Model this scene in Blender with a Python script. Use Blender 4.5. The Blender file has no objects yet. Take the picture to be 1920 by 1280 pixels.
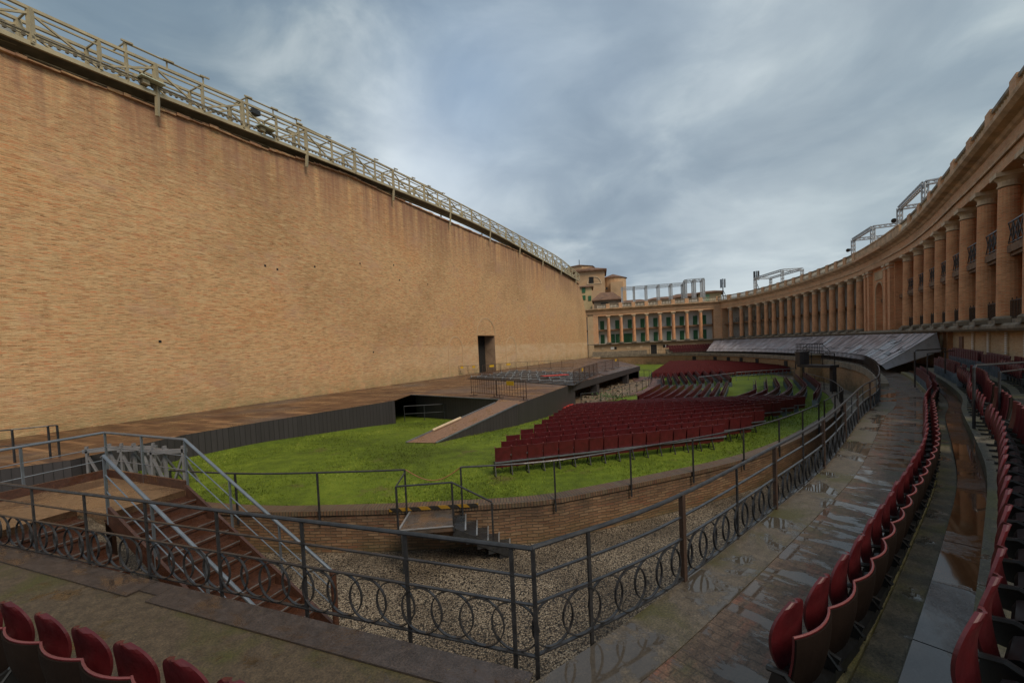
import bpy, math, random
from mathutils import Vector, Matrix
random.seed(7)
R = math.radians
sc = bpy.context.scene
# ------------------------------------------------------------------ camera
EYE = 4.9                       # eye height above the gravel of the trench
F = 800.0                       # focal length in pixels of a 1920 px wide picture
PIT, ROLL, SH = R(2.3), R(-2.58), 45/1920.0
cam = bpy.data.cameras.new('camera'); cam.lens = 36*F/1920; cam.sensor_width = 36
cam.shift_y = SH; cam.clip_start = .05; cam.clip_end = 3000
co = bpy.data.objects.new('camera', cam); sc.collection.objects.link(co)
CM = Matrix.Rotation(math.pi/2-PIT, 3, 'X') @ Matrix.Rotation(ROLL, 3, 'Z')
co.matrix_world = Matrix.Translation((0, 0, EYE)) @ CM.to_4x4()
sc.camera = co
sc.view_settings.view_transform = 'Standard'; sc.view_settings.look = 'None'
sc.view_settings.exposure = 0.6; sc.view_settings.gamma = 1
# ------------------------------------------------------------------ light
SUN_EL, SUN_AZ = R(46), R(142)      # azimuth measured clockwise from +Y
sd = Vector((math.sin(SUN_AZ)*math.cos(SUN_EL), math.cos(SUN_AZ)*math.cos(SUN_EL), math.sin(SUN_EL)))
sl = bpy.data.lights.new('sun', 'SUN'); sl.energy = 1.5; sl.angle = R(24); sl.color = (1, .86, .68)
so = bpy.data.objects.new('sun', sl); sc.collection.objects.link(so)
so.rotation_euler = sd.to_track_quat('Z', 'Y').to_euler(); so.location = (30, -30, 60)
W = bpy.data.worlds.new('World'); sc.world = W; W.use_nodes = True
wn = W.node_tree; wn.nodes.clear()
def N(t, typ, **k):
    n = t.nodes.new(typ)
    for a, b in k.items():
        if a == 'ins':
            for i, v in b.items(): n.inputs[i].default_value = v
        else: setattr(n, a, b)
    return n
def ramp(t, pts, fac=None, mode='LINEAR'):
    n = t.nodes.new('ShaderNodeValToRGB'); cr = n.color_ramp; cr.interpolation = mode
    while len(cr.elements) < len(pts): cr.elements.new(.5)
    for e, (p, c) in zip(cr.elements, pts):
        e.position = p; e.color = c if len(c) == 4 else (*c, 1)
    if fac is not None: t.links.new(fac, n.inputs[0])
    return n
def mix(t, a, b, f, bt='MIX'):
    n = t.nodes.new('ShaderNodeMix'); n.data_type = 'RGBA'; n.blend_type = bt
    for sock, v in ((n.inputs[0], f), (n.inputs[6], a), (n.inputs[7], b)):
        if hasattr(v, 'links'): t.links.new(v, sock)
        elif isinstance(v, (int, float)): sock.default_value = v
        else: sock.default_value = (*v, 1) if len(v) == 3 else v
    return n.outputs[2]
def math_(t, op, a, b=0.0, c=None):
    n = t.nodes.new('ShaderNodeMath'); n.operation = op
    for s, v in zip(n.inputs, (a, b) if c is None else (a, b, c)):
        if hasattr(v, 'links'): t.links.new(v, s)
        else: s.default_value = v
    return n.outputs[0]
def vray(px, py):
    return CM @ Vector(((px-960)/F, (640-py)/F + SH*1920/F, -1.0))
def build_sky():
    t = wn
    sky = N(t, 'ShaderNodeTexSky', sky_type='NISHITA', sun_disc=False, sun_elevation=SUN_EL, sun_rotation=SUN_AZ)
    tc = N(t, 'ShaderNodeTexCoord'); G = tc.outputs['Generated']
    # project the view direction onto a cloud deck overhead so that clouds flatten towards the horizon
    sx = N(t, 'ShaderNodeSeparateXYZ'); t.links.new(G, sx.inputs[0])
    zz = math_(t, 'ADD', math_(t, 'MAXIMUM', sx.outputs[2], 0.0), .22)
    cx = N(t, 'ShaderNodeCombineXYZ')
    t.links.new(math_(t, 'DIVIDE', sx.outputs[0], zz), cx.inputs[0]); t.links.new(math_(t, 'DIVIDE', sx.outputs[1], zz), cx.inputs[1])
    n1 = N(t, 'ShaderNodeTexNoise', ins={'Scale': 1.15, 'Detail': 8., 'Roughness': .52, 'Distortion': .6}); t.links.new(cx.outputs[0], n1.inputs['Vector'])
    n2 = N(t, 'ShaderNodeTexNoise', ins={'Scale': 2.6, 'Detail': 7., 'Roughness': .52, 'Distortion': .5}); t.links.new(cx.outputs[0], n2.inputs['Vector'])
    f = math_(t, 'ADD', math_(t, 'MULTIPLY', n1.outputs[0], .58), math_(t, 'MULTIPLY', n2.outputs[0], .42))
    f = math_(t, 'MULTIPLY_ADD', f, 1.45, -.228)
    cl = ramp(t, [(.40, (.125, .175, .225)), (.46, (.17, .22, .265)), (.505, (.235, .285, .315)), (.55, (.34, .385, .40)), (.61, (.46, .50, .505))], f).outputs[0]
    # bright and dark banks that stand in particular directions of this sky
    def bank(px, py, k, col, amt, col_in):
        d = vray(px, py).normalized()
        vm = N(t, 'ShaderNodeVectorMath', operation='DOT_PRODUCT'); t.links.new(G, vm.inputs[0]); vm.inputs[1].default_value = d
        e = math_(t, 'MULTIPLY', math_(t, 'SUBTRACT', vm.outputs['Value'], 1.0), k)
        g = math_(t, 'POWER', 2.718, e)
        g = math_(t, 'MULTIPLY', g, math_(t, 'MULTIPLY', math_(t, 'ADD', math_(t, 'MULTIPLY', math_(t, 'SUBTRACT', n1.outputs[0], .5), 2.2), .62), amt*1.6))
        g = math_(t, 'MINIMUM', g, 1.0)
        return mix(t, col_in, col, g)
    cl = bank(810, 320, 75, (.62, .66, .67), 1.0, cl)
    cl = bank(960, 380, 90, (.42, .47, .50), .5, cl)
    cl = bank(1260, 500, 40, (.40, .44, .47), .4, cl)
    cl = bank(1530, 480, 60, (.52, .57, .59), .55, cl)
    n5 = N(t, 'ShaderNodeTexNoise', ins={'Scale': 5.5, 'Detail': 6., 'Roughness': .5, 'Distortion': .4}); t.links.new(cx.outputs[0], n5.inputs['Vector'])
    cl = bank(1400, 130, 12, (.42, .47, .49), .4, cl)
    cl = bank(880, 180, 60, (.19, .27, .38), .7, cl)
    cl = bank(60, 60, 14, (.13, .18, .22), .8, cl)
    cl = bank(1800, 120, 16, (.20, .26, .28), .45, cl)
    cl = bank(1180, 400, 30, (.17, .215, .26), .6, cl)
    cl = bank(1640, 330, 60, (.20, .25, .28), .7, cl)
    cl = bank(1440, 500, 90, (.44, .485, .50), .35, cl)
    cl = bank(1560, 20, 30, (.44, .48, .50), .35, cl)
    cl = bank(1130, 60, 30, (.20, .26, .33), .6, cl)
    cl = mix(t, cl, ramp(t, [(.34, (.72, .74, .78)), (.5, (1, 1, 1)), (.66, (1.28, 1.26, 1.22))], math_(t, 'ADD', math_(t, 'MULTIPLY', n5.outputs[0], .3), math_(t, 'MULTIPLY', n2.outputs[0], .7))).outputs[0], .38, 'MULTIPLY')
    c10 = N(t, 'ShaderNodeVectorMath', operation='SCALE'); t.links.new(cl, c10.inputs[0]); c10.inputs['Scale'].default_value = 10
    out = mix(t, sky.outputs[0], c10.outputs[0], .93)
    bg = N(t, 'ShaderNodeBackground', ins={'Strength': .1}); t.links.new(out, bg.inputs[0])
    o = N(t, 'ShaderNodeOutputWorld'); t.links.new(bg.outputs[0], o.inputs[0])
build_sky()

# ------------------------------------------------------------------ mesh and naming helpers
def at(px, py, h):
    """the point at height h (metres above the eye) seen in direction px, py -> plan x, y"""
    d = vray(px, py); k = h/d.z
    return Vector((d.x*k, d.y*k))
def proj_x(x, y, h=0.):
    c = CM.transposed() @ Vector((x, y, h)); return 960 + F*c.x/-c.z
class MB:
    def __init__(s): s.v = []; s.f = []; s.uv = []; s.sm = []
    def face(s, pts, uv=None, smooth=False):
        b = len(s.v); s.v += [tuple(p) for p in pts]; s.f.append(tuple(range(b, b+len(pts)))); s.sm.append(smooth)
        if uv is None:
            a, c, d = Vector(pts[0]), Vector(pts[1]), Vector(pts[-1])
            n = (c-a).cross(d-a)
            if n.length < 1e-12 and len(pts) > 3: n = (Vector(pts[2])-a).cross(d-a)
            if n.length > 1e-12: n.normalize()
            if abs(n.z) > .7: uv = [(p[0], p[1]) for p in pts]
            else:
                tx, ty = -n.y, n.x; l = math.hypot(tx, ty) or 1; tx /= l; ty /= l
                uv = [(p[0]*tx+p[1]*ty, p[2]) for p in pts]
        s.uv.append(uv)
    def box(s, c, size, rz=0, M=None):
        hx, hy, hz = size[0]/2, size[1]/2, size[2]/2
        T = M if M is not None else Matrix.Translation(c) @ Matrix.Rotation(rz, 4, 'Z')
        P = [T @ Vector((x, y, z)) for z in (-hz, hz) for x, y in ((-hx, -hy), (hx, -hy), (hx, hy), (-hx, hy))]
        for q in ((3, 2, 1, 0), (4, 5, 6, 7), (0, 1, 5, 4), (1, 2, 6, 5), (2, 3, 7, 6), (3, 0, 4, 7)): s.face([P[i] for i in q])
        return s
    def bar(s, a, b, w, h=None, up=(0, 0, 1)):
        a, b = Vector(a), Vector(b); h = h or w; d = b-a; L = d.length
        if L < 1e-6: return s
        d /= L; u = Vector(up)
        if abs(d.dot(u)) > .98: u = Vector((1, 0, 0))
        x = d.cross(u).normalized(); y = x.cross(d)
        M = Matrix((x, d, y)).transposed().to_4x4(); M.translation = (a+b)/2
        return s.box(None, (w, L, h), M=M)
    def tube(s, pts, r, n=8, closed=False, caps=True):
        pts = [Vector(p) for p in pts]; m = len(pts); rings = []; pu = None
        rr = r if isinstance(r, (list, tuple)) else [r]*m
        for i, p in enumerate(pts):
            a = pts[(i-1) % m] if (i or closed) else p; b = pts[(i+1) % m] if (i < m-1 or closed) else p
            d = (b-a).normalized()
            u = pu if pu is not None else (Vector((0, 0, 1)) if abs(d.z) < .9 else Vector((1, 0, 0)))
            x = d.cross(u)
            if x.length < 1e-4: x = d.cross(Vector((1, .3, 0)))
            x.normalize(); y = x.cross(d).normalized(); pu = y
            rings.append([p + (x*math.cos(2*math.pi*k/n) + y*math.sin(2*math.pi*k/n))*rr[i] for k in range(n)])
        for i in range(m if closed else m-1):
            A, B = rings[i], rings[(i+1) % m]
            for k in range(n):
                k2 = (k+1) % n; s.face([A[k], B[k], B[k2], A[k2]], smooth=True)
        if caps and not closed: s.face(rings[0]); s.face(rings[-1][::-1])
        return s
    def lathe(s, prof, c, n=20, a0=0, a1=2*math.pi):
        full = abs(a1-a0) > 6.28; m = n if full else n+1
        for i in range(len(prof)-1):
            (r0, z0), (r1, z1) = prof[i], prof[i+1]
            for k in range(n):
                t0, t1 = a0+(a1-a0)*k/n, a0+(a1-a0)*(k+1)/n
                P = lambda r, z, t: (c[0]+r*math.cos(t), c[1]+r*math.sin(t), c[2]+z)
                rm = max(r0, r1)
                s.face([P(r0, z0, t0), P(r0, z0, t1), P(r1, z1, t1), P(r1, z1, t0)], uv=[(t0*rm, z0+c[2]), (t1*rm, z0+c[2]), (t1*rm, z1+c[2]), (t0*rm, z1+c[2])], smooth=abs(z1-z0) > .02)
        return s
    def prism(s, poly, z0, z1, top=True, bottom=True):
        a = sum(poly[i][0]*poly[(i+1) % len(poly)][1]-poly[(i+1) % len(poly)][0]*poly[i][1] for i in range(len(poly)))
        if a < 0: poly = poly[::-1]
        n = len(poly)
        if top: s.face([(p[0], p[1], z1) for p in poly])
        if bottom: s.face([(p[0], p[1], z0) for p in poly[::-1]])
        for i in range(n):
            p, q = poly[i], poly[(i+1) % n]; s.face([(p[0], p[1], z0), (q[0], q[1], z0), (q[0], q[1], z1), (p[0], p[1], z1)])
        return s
    def sweep(s, path, prof, closed_prof=True, caps=True, smooth=False):
        """path: (point, outward normal, arc length); prof: (offset, z) pairs, counted outward"""
        m = len(prof)
        rows = [[(p[0]+nn[0]*o, p[1]+nn[1]*o, z) for o, z in prof] for p, nn, a in path]
        lens = [0]
        for i in range(m): lens.append(lens[-1]+math.hypot(prof[(i+1) % m][0]-prof[i][0], prof[(i+1) % m][1]-prof[i][1]))
        for i in range(len(path)-1):
            a0, a1 = path[i][2], path[i+1][2]
            for j in range(m if closed_prof else m-1):
                k = (j+1) % m
                flat = abs(prof[k][1]-prof[j][1]) < abs(prof[k][0]-prof[j][0])
                v0, v1 = (prof[j][0], prof[k][0]) if flat else (prof[j][1], prof[k][1])
                s.face([rows[i][j], rows[i][k], rows[i+1][k], rows[i+1][j]], uv=[(a0, v0), (a0, v1), (a1, v1), (a1, v0)], smooth=smooth)
        if caps and closed_prof: s.face(rows[0][::-1]); s.face(rows[-1])
        return s
    def build(s, name, mat, parent=None, loc=None):
        me = bpy.data.meshes.new(name); me.from_pydata(s.v, [], s.f)
        ul = me.uv_layers.new(name='UVMap').data; i = 0
        for u in s.uv:
            for q in u: ul[i].uv = q; i += 1
        me.polygons.foreach_set('use_smooth', s.sm)
        me.materials.append(mat); me.update()
        o = bpy.data.objects.new(name, me); sc.collection.objects.link(o)
        if parent: o.parent = parent
        if loc: o.location = loc
        return o
def tag(o, label=None, cat=None, group=None, kind=None):
    for k, v in (('label', label), ('category', cat), ('group', group), ('kind', kind)):
        if v: o[k] = v
    return o
def empty(name, loc=(0, 0, 0), rz=0):
    o = bpy.data.objects.new(name, None); sc.collection.objects.link(o); o.location = loc; o.rotation_euler = (0, 0, rz); o.empty_display_size = .2
    return o
def struct(o): o['kind'] = 'structure'; return o
def copy_tree(o, kids, parent=None):
    c = o.copy(); sc.collection.objects.link(c); c.parent = parent
    for ch in kids.get(o.name, ()): copy_tree(ch, kids, c)
    return c
def kidmap(root):
    m = {}
    def rec(o):
        m[o.name] = list(o.children); [rec(c) for c in o.children]
    bpy.context.view_layer.update(); rec(root); return m
def catmull(P, step=.5):
    P = [Vector(p) for p in P]; P = [2*P[0]-P[1]] + P + [2*P[-1]-P[-2]]; out = []
    for i in range(1, len(P)-2):
        a, b, c, d = P[i-1:i+3]; n = max(2, int((c-b).length/step))
        for k in range(n):
            t = k/n; out.append(.5*((2*b)+(c-a)*t+(2*a-5*b+4*c-d)*t*t+(3*b-a-3*c+d)*t**3))
    out.append(P[-2]); return out
def pathof(pts, outward=1):
    """adds the normal on the right hand of travel (outward=1) and the arc length"""
    out = []; a = 0; n = len(pts)
    for i, p in enumerate(pts):
        t = (pts[min(i+1, n-1)]-pts[max(i-1, 0)]).normalized(); nn = Vector((t.y, -t.x))*outward
        if i: a += (p-pts[i-1]).length
        out.append((p, nn, a))
    return out
def along(path, s):
    for i in range(len(path)-1):
        if path[i+1][2] >= s:
            k = (s-path[i][2])/max(1e-9, path[i+1][2]-path[i][2]); k = max(0, k)
            return path[i][0].lerp(path[i+1][0], k), path[i][1].lerp(path[i+1][1], k).normalized()
    return path[-1][0], path[-1][1]
def offs(path, o):
    return pathof([p+n*o for p, n, a in path])

# ------------------------------------------------------------------ materials
MATS = {}
def newmat(name):
    m = bpy.data.materials.new(name); m.use_nodes = True; t = m.node_tree; t.nodes.clear()
    b = N(t, 'ShaderNodeBsdfPrincipled'); o = N(t, 'ShaderNodeOutputMaterial'); t.links.new(b.outputs[0], o.inputs[0])
    MATS[name] = m; return m, t, b
def bump(t, b, h, d=.02, st=.5):
    n = N(t, 'ShaderNodeBump', ins={'Strength': st, 'Distance': d}); t.links.new(h, n.inputs['Height']); t.links.new(n.outputs[0], b.inputs['Normal'])
def noise(t, vec, scale, detail=4, rough=.55, dist=0):
    n = N(t, 'ShaderNodeTexNoise', ins={'Scale': scale, 'Detail': detail, 'Roughness': rough, 'Distortion': dist}); t.links.new(vec, n.inputs['Vector']); return n.outputs[0]
def mapping(t, src, sc_=(1, 1, 1), rot=(0, 0, 0)):
    n = N(t, 'ShaderNodeMapping'); n.inputs['Scale'].default_value = sc_; n.inputs['Rotation'].default_value = rot; t.links.new(src, n.inputs[0]); return n.outputs[0]
def uvs(t): return N(t, 'ShaderNodeTexCoord').outputs['UV']
def obj_(t): return N(t, 'ShaderNodeNewGeometry').outputs['Position']
def plain(name, c, rough=.6, metal=0., var=.25, vs=3., bmp=0., spec=.5):
    m, t, b = newmat(name); P = obj_(t)
    n1 = noise(t, P, vs, 5, .6); c2 = tuple(x*(1-var) for x in c); c3 = tuple(min(1, x*(1+var)) for x in c)
    r = ramp(t, [(.3, c2), (.7, c3)], n1); t.links.new(r.outputs[0], b.inputs['Base Color'])
    b.inputs['Metallic'].default_value = metal; b.inputs['Specular IOR Level'].default_value = spec
    rr = ramp(t, [(.3, (rough*.75,)*3), (.7, (min(1, rough*1.25),)*3)], noise(t, P, vs*2.3, 3)); t.links.new(rr.outputs[0], b.inputs['Roughness'])
    if bmp: bump(t, b, noise(t, P, vs*8, 4), bmp, .5)
    return m
def brick(name, cols, mortar, bw=.28, bh=.065, mort=.012, stain=(.10, .07, .05), stain_amt=.5, bmp=.012, rough=.85, streak=.5, top=None, moss=None, big=.12, sk=(.38, .5, .62), red=0., pale=None):
    m, t, b = newmat(name); U = uvs(t)
    br = N(t, 'ShaderNodeTexBrick', ins={'Scale': 1., 'Mortar Size': mort, 'Mortar Smooth': .3, 'Bias': 0., 'Brick Width': bw, 'Row Height': bh, 'Color1': (0, 0, 0, 1), 'Color2': (1, 1, 1, 1), 'Mortar': (.5, .5, .5, 1)})
    wob = noise(t, U, 1.2, 2); wv = N(t, 'ShaderNodeVectorMath', operation='ADD'); t.links.new(U, wv.inputs[0])
    wc = N(t, 'ShaderNodeCombineXYZ'); t.links.new(math_(t, 'MULTIPLY', wob, .12), wc.inputs[1]); t.links.new(wc.outputs[0], wv.inputs[1])
    t.links.new(wv.outputs[0], br.inputs['Vector'])
    col = ramp(t, [(i/(len(cols)-1), c) for i, c in enumerate(cols)], br.outputs['Color']).outputs[0]
    # courses read as horizontal streaks from a distance
    s1 = noise(t, mapping(t, wv.outputs[0], (1.5, 8.5, 1)), 1.0, 7, .74)
    col = mix(t, col, ramp(t, [(sk[0], cols[0]), (sk[1], cols[len(cols)//2]), (sk[2], cols[-1])], s1).outputs[0], streak)
    col = mix(t, col, mortar, math_(t, 'MULTIPLY', br.outputs['Fac'], .8))
    b1 = noise(t, U, big, 5, .6, .4)
    col = mix(t, col, ramp(t, [(.35, (.72, .70, .66)), (.5, (1, 1, 1)), (.68, (1.0, .86, .74))], b1).outputs[0], .8, 'MULTIPLY')
    if red:
        rn = noise(t, mapping(t, U, (1.7, 8., 1)), .8, 4, .6); rb_ = noise(t, U, .22, 4, .6)
        k = math_(t, 'MULTIPLY', ramp(t, [(.55, (0, 0, 0)), (.63, (1, 1, 1))], rn).outputs[0], ramp(t, [(.38, (.25,)*3), (.6, (1, 1, 1))], rb_).outputs[0])
        col = mix(t, col, (.46, .16, .065), math_(t, 'MULTIPLY', k, red))
        k = ramp(t, [(.55, (0, 0, 0)), (.64, (1, 1, 1))], noise(t, mapping(t, U, (.8, 6., 1)), 1.1, 5, .7)).outputs[0]
        col = mix(t, col, (.70, .50, .27), math_(t, 'MULTIPLY', k, .7))
    # missing or weathered bricks
    h = ramp(t, [(.66, (0, 0, 0)), (.72, (1, 1, 1))], noise(t, mapping(t, U, (2.2, 6, 1)), 1.3, 5, .65)).outputs[0]
    col = mix(t, col, stain, math_(t, 'MULTIPLY', h, stain_amt))
    if pale is not None:   # lime-washed lower part of the wall
        sx = N(t, 'ShaderNodeSeparateXYZ'); t.links.new(U, sx.inputs[0])
        g = N(t, 'ShaderNodeMapRange', ins={1: pale[0]+.25, 2: pale[0]-.1, 3: 0., 4: 1.}); t.links.new(sx.outputs[1], g.inputs[0])
        k = math_(t, 'MULTIPLY', g.outputs[0], ramp(t, [(.36, (.15,)*3), (.6, (1, 1, 1))], noise(t, mapping(t, U, (.35, .9, 1)), 1., 6, .7)).outputs[0])
        sg = N(t, 'ShaderNodeMapRange', ins={1: 18., 2: 45., 3: .15, 4: 1.}); t.links.new(sx.outputs[0], sg.inputs[0])
        col = mix(t, col, pale[1], math_(t, 'MULTIPLY', math_(t, 'MULTIPLY', k, sg.outputs[0]), .55))
        k = ramp(t, [(.54, (0, 0, 0)), (.7, (1, 1, 1))], noise(t, mapping(t, U, (.25, .4, 1)), 1., 6, .7)).outputs[0]
        col = mix(t, col, (.50, .30, .20), math_(t, 'MULTIPLY', k, .55))
    if top is not None:   # rain streaks running down from the coping
        sx = N(t, 'ShaderNodeSeparateXYZ'); t.links.new(U, sx.inputs[0])
        g = N(t, 'ShaderNodeMapRange', ins={1: top[0], 2: top[1], 3: 0., 4: 1.}); t.links.new(sx.outputs[1], g.inputs[0])
        sn = noise(t, mapping(t, U, (1.6, .07, 1)), 1., 5, .6)
        k = math_(t, 'MULTIPLY', g.outputs[0], ramp(t, [(.34, (0, 0, 0)), (.62, (1, 1, 1))], sn).outputs[0])
        col = mix(t, col, top[2], math_(t, 'MULTIPLY', k, top[3]))
    if moss is not None:
        sx = N(t, 'ShaderNodeSeparateXYZ'); t.links.new(U, sx.inputs[0])
        g = N(t, 'ShaderNodeMapRange', ins={1: moss[1], 2: moss[0], 3: 0., 4: 1.}); t.links.new(sx.outputs[1], g.inputs[0])
        k = math_(t, 'MULTIPLY', g.outputs[0], ramp(t, [(.35, (0, 0, 0)), (.6, (1, 1, 1))], noise(t, U, .9, 5, .7)).outputs[0])
        col = mix(t, col, moss[2], math_(t, 'MULTIPLY', k, moss[3]))
    t.links.new(col, b.inputs['Base Color']); b.inputs['Roughness'].default_value = rough
    hh = math_(t, 'SUBTRACT', s1, math_(t, 'MULTIPLY', br.outputs['Fac'], .7)); bump(t, b, hh, bmp, .7)
    return m
M_WALL = brick('big_wall_brick', [(.26, .12, .045), (.53, .31, .13), (.72, .49, .25), (.60, .21, .08)], (.55, .38, .20), bh=.075, bw=.30, stain=(.13, .075, .04), stain_amt=.9, bmp=.05, streak=.55, sk=(.42, .50, .575), red=.5,
               top=(14.2, 18.9, (.27, .135, .085), .85), pale=(5.4, (.72, .56, .36)), moss=(2.0, 3.6, (.27, .22, .10), .7), big=.09)
M_COLB = brick('column_brick', [(.36, .13, .05), (.62, .26, .11), (.70, .36, .18), (.60, .15, .05)], (.55, .36, .21), streak=.7, stain_amt=.3, bmp=.008, big=.5, stain=(.2, .1, .06))
M_FACB = brick('facade_brick', [(.42, .19, .09), (.60, .31, .155), (.68, .43, .25), (.58, .20, .085)], (.52, .38, .24), streak=.55, stain_amt=.35, bmp=.008, big=.25, stain=(.15, .09, .05))
M_PODB = brick('podium_brick', [(.42, .26, .13), (.50, .33, .18), (.58, .42, .25), (.42, .22, .11)], (.48, .38, .25), streak=.5, stain_amt=.35, bmp=.008, big=.3, stain=(.16, .10, .06))
M_RINGC = brick('rowlock_brick', [(.10, .05, .03), (.16, .09, .05), (.13, .10, .06), (.12, .05, .03)], (.05, .04, .03), bw=.075, bh=.30, mort=.014, streak=.3, stain_amt=.6, bmp=.03, stain=(.05, .045, .02), big=.6, rough=.55)
M_RING = brick('ring_brick', [(.12, .06, .032), (.21, .11, .055), (.27, .175, .10), (.18, .07, .038)], (.06, .045, .03), bw=.27, bh=.075, mort=.012, streak=.25, stain_amt=.7, bmp=.03, stain=(.045, .04, .025), big=.6, rough=.6, moss=(0., .5, (.05, .055, .02), .6), top=(.35, .95, (.045, .032, .022), .9))
M_TRB = brick('trench_brick', [(.18, .10, .05), (.32, .18, .08), (.40, .27, .14), (.30, .13, .05)], (.25, .18, .11), streak=.4, stain_amt=.6, bmp=.03, stain=(.06, .06, .03), big=.5, moss=(0, 1.6, (.06, .065, .03), .8))
M_STONE = plain('cornice_stone', (.48, .32, .19), .8, var=.35, vs=1.3, bmp=.01)
M_STONED = plain('weathered_coping_stone', (.20, .165, .12), .85, var=.4, vs=1.8, bmp=.01)
M_CAP = plain('capital_stone', (.55, .42, .28), .8, var=.25, vs=2.)
M_PLAST = plain('pale_plaster', (.50, .50, .47), .85, var=.12, vs=.6)
M_PLASTC = plain('plaster_on_old_wall', (.56, .42, .26), .9, var=.2, vs=1.2, bmp=.01)
M_GREEN = plain('green_shutter', (.018, .10, .035), .6, var=.2)
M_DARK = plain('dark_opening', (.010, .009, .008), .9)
M_BLACK = plain('black_plastic', (.012, .012, .012), .4)
M_IRON = plain('painted_iron_rail', (.05, .05, .053), .38, .5, .35, 9., spec=.5)
M_BEIGE = plain('beige_steel_gantry', (.36, .305, .19), .55, .1, .25, 1.2)
M_BEIGED = plain('weathered_gantry_deck', (.17, .145, .10), .7, .0, .4, 1.)
M_ALU = plain('aluminium_truss', (.42, .43, .44), .4, .7, .15, 2.)
M_GALV = plain('galvanised_steel', (.20, .225, .255), .42, .6, .2, 3.)
M_ROOF = plain('roof_tiles', (.16, .085, .05), .85, var=.4, vs=.8, bmp=.03)
M_YEL = plain('yellow_sign', (.55, .33, .01), .6, var=.1)
M_REDM = plain('red_mat', (.42, .03, .02), .7, var=.2)
M_WHITE = plain('white_paint', (.65, .65, .62), .5, var=.1)
M_WOOD = plain('timber_batten', (.55, .42, .28), .7, var=.25)
def m_seat():
    m, t, b = newmat('red_seat_shell'); P = obj_(t)
    c = ramp(t, [(.3, (.058, .006, .008)), (.7, (.098, .010, .013))], noise(t, P, 6., 4)).outputs[0]
    t.links.new(c, b.inputs['Base Color'])
    r = ramp(t, [(.3, (.34,)*3), (.7, (.52,)*3)], noise(t, P, 14., 4)).outputs[0]; t.links.new(r, b.inputs['Roughness'])
    b.inputs['Coat Weight'].default_value = .06
    return m
M_SEAT = m_seat()
M_EDGE = plain('seat_edge', (.17, .045, .045), .5, var=.15)
def m_wet(name, dry, wet, pud_lo, pud_hi, mossc=None, stripes=None, uvstretch=(1, 1, 1), rdry=.55, vs=1.6, slab=None):
    """wet paving: puddles lie in the low spots of one noise, dark damp stone round them"""
    m, t, b = newmat(name); U = uvs(t); P = mapping(t, U, uvstretch)
    n1 = noise(t, P, vs, 6, .6, .25); n2 = noise(t, U, 9., 5, .65); n3 = noise(t, U, 1.1, 4, .6, .6)
    base = ramp(t, [(.3, tuple(x*.6 for x in dry)), (.5, dry), (.72, tuple(x*1.5 for x in dry))], n2).outputs[0]
    if stripes:
        sf = ramp(t, [(.56, (0, 0, 0)), (.68, (1, 1, 1))], noise(t, mapping(t, U, (1.3, 5, 1)), 1.2, 3)).outputs[0]
        base = mix(t, base, stripes, math_(t, 'MULTIPLY', sf, .65))
    if mossc:
        base = mix(t, base, mossc, ramp(t, [(.50, (0, 0, 0)), (.66, (1, 1, 1))], n3).outputs[0])
    n4 = noise(t, U, 48., 4, .75); base = mix(t, base, ramp(t, [(.36, (.45,)*3), (.5, (1,)*3), (.66, (1.7, 1.6, 1.45))], n4).outputs[0], .8, 'MULTIPLY')
    lf = ramp(t, [(.70, (0, 0, 0)), (.73, (1, 1, 1))], noise(t, U, 17., 3, .5)).outputs[0]; base = mix(t, base, (.15, .12, .05), math_(t, 'MULTIPLY', lf, .6))
    h = math_(t, 'ADD', math_(t, 'MULTIPLY', n2, .2), math_(t, 'MULTIPLY', n4, .25))
    if slab:
        br = N(t, 'ShaderNodeTexBrick', ins={'Scale': 1., 'Mortar Size': slab[2], 'Brick Width': slab[0], 'Row Height': slab[1], 'Color1': (.35, .35, .35, 1), 'Color2': (1, 1, 1, 1), 'Mortar': (.12, .12, .12, 1)})
        t.links.new(mapping(t, U, (1, 1, 1), (0, 0, R(90))), br.inputs['Vector']); base = mix(t, base, br.outputs['Color'], slab[3], 'MULTIPLY')
        h = math_(t, 'SUBTRACT', h, math_(t, 'MULTIPLY', br.outputs['Fac'], .5))
    pf = ramp(t, [(pud_lo, (1, 1, 1)), (pud_hi, (0, 0, 0))], n1).outputs[0]
    col = mix(t, base, wet, math_(t, 'MULTIPLY', pf, .75)); t.links.new(col, b.inputs['Base Color'])
    rr = N(t, 'ShaderNodeMapRange', ins={1: 0., 2: 1., 3: rdry, 4: .045}); t.links.new(pf, rr.inputs[0]); t.links.new(rr.outputs[0], b.inputs['Roughness'])
    b.inputs['Specular IOR Level'].default_value = .5
    hb = math_(t, 'MULTIPLY', h, math_(t, 'SUBTRACT', 1.0, pf)); bump(t, b, hb, .02, .7)
    return m
M_WALK = m_wet('wet_brick_paving', (.12, .080, .056), (.07, .055, .046), .465, .495, (.075, .065, .032), (.20, .075, .045), (2.4, .8, 1), .62, 1.5, (.24, .11, .008, .45))
M_WALKL = m_wet('mossy_concrete_paving', (.072, .052, .032), (.05, .036, .022), .36, .42, (.056, .052, .013), None, (1, 1, 1), .7, 1.2)
M_KERBW = m_wet('wet_kerb_stone', (.098, .080, .060), (.06, .052, .045), .455, .49, (.066, .060, .022), None, (.9, .9, 1), .55, 1.1)
M_CURB = m_wet('mossy_curb', (.16, .14, .065), (.06, .06, .04), .2, .28, (.11, .10, .02), None, rdry=.6)
M_SLAB = m_wet('mossy_concrete_slab', (.095, .082, .058), (.07, .065, .055), .36, .42, (.11, .10, .035), None, rdry=.65)
M_TILE = m_wet('wet_steel_floor_plate', (.085, .038, .019), (.095, .042, .02), .50, .62, None, None, (1, 1, 1), .22, .7)
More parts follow.
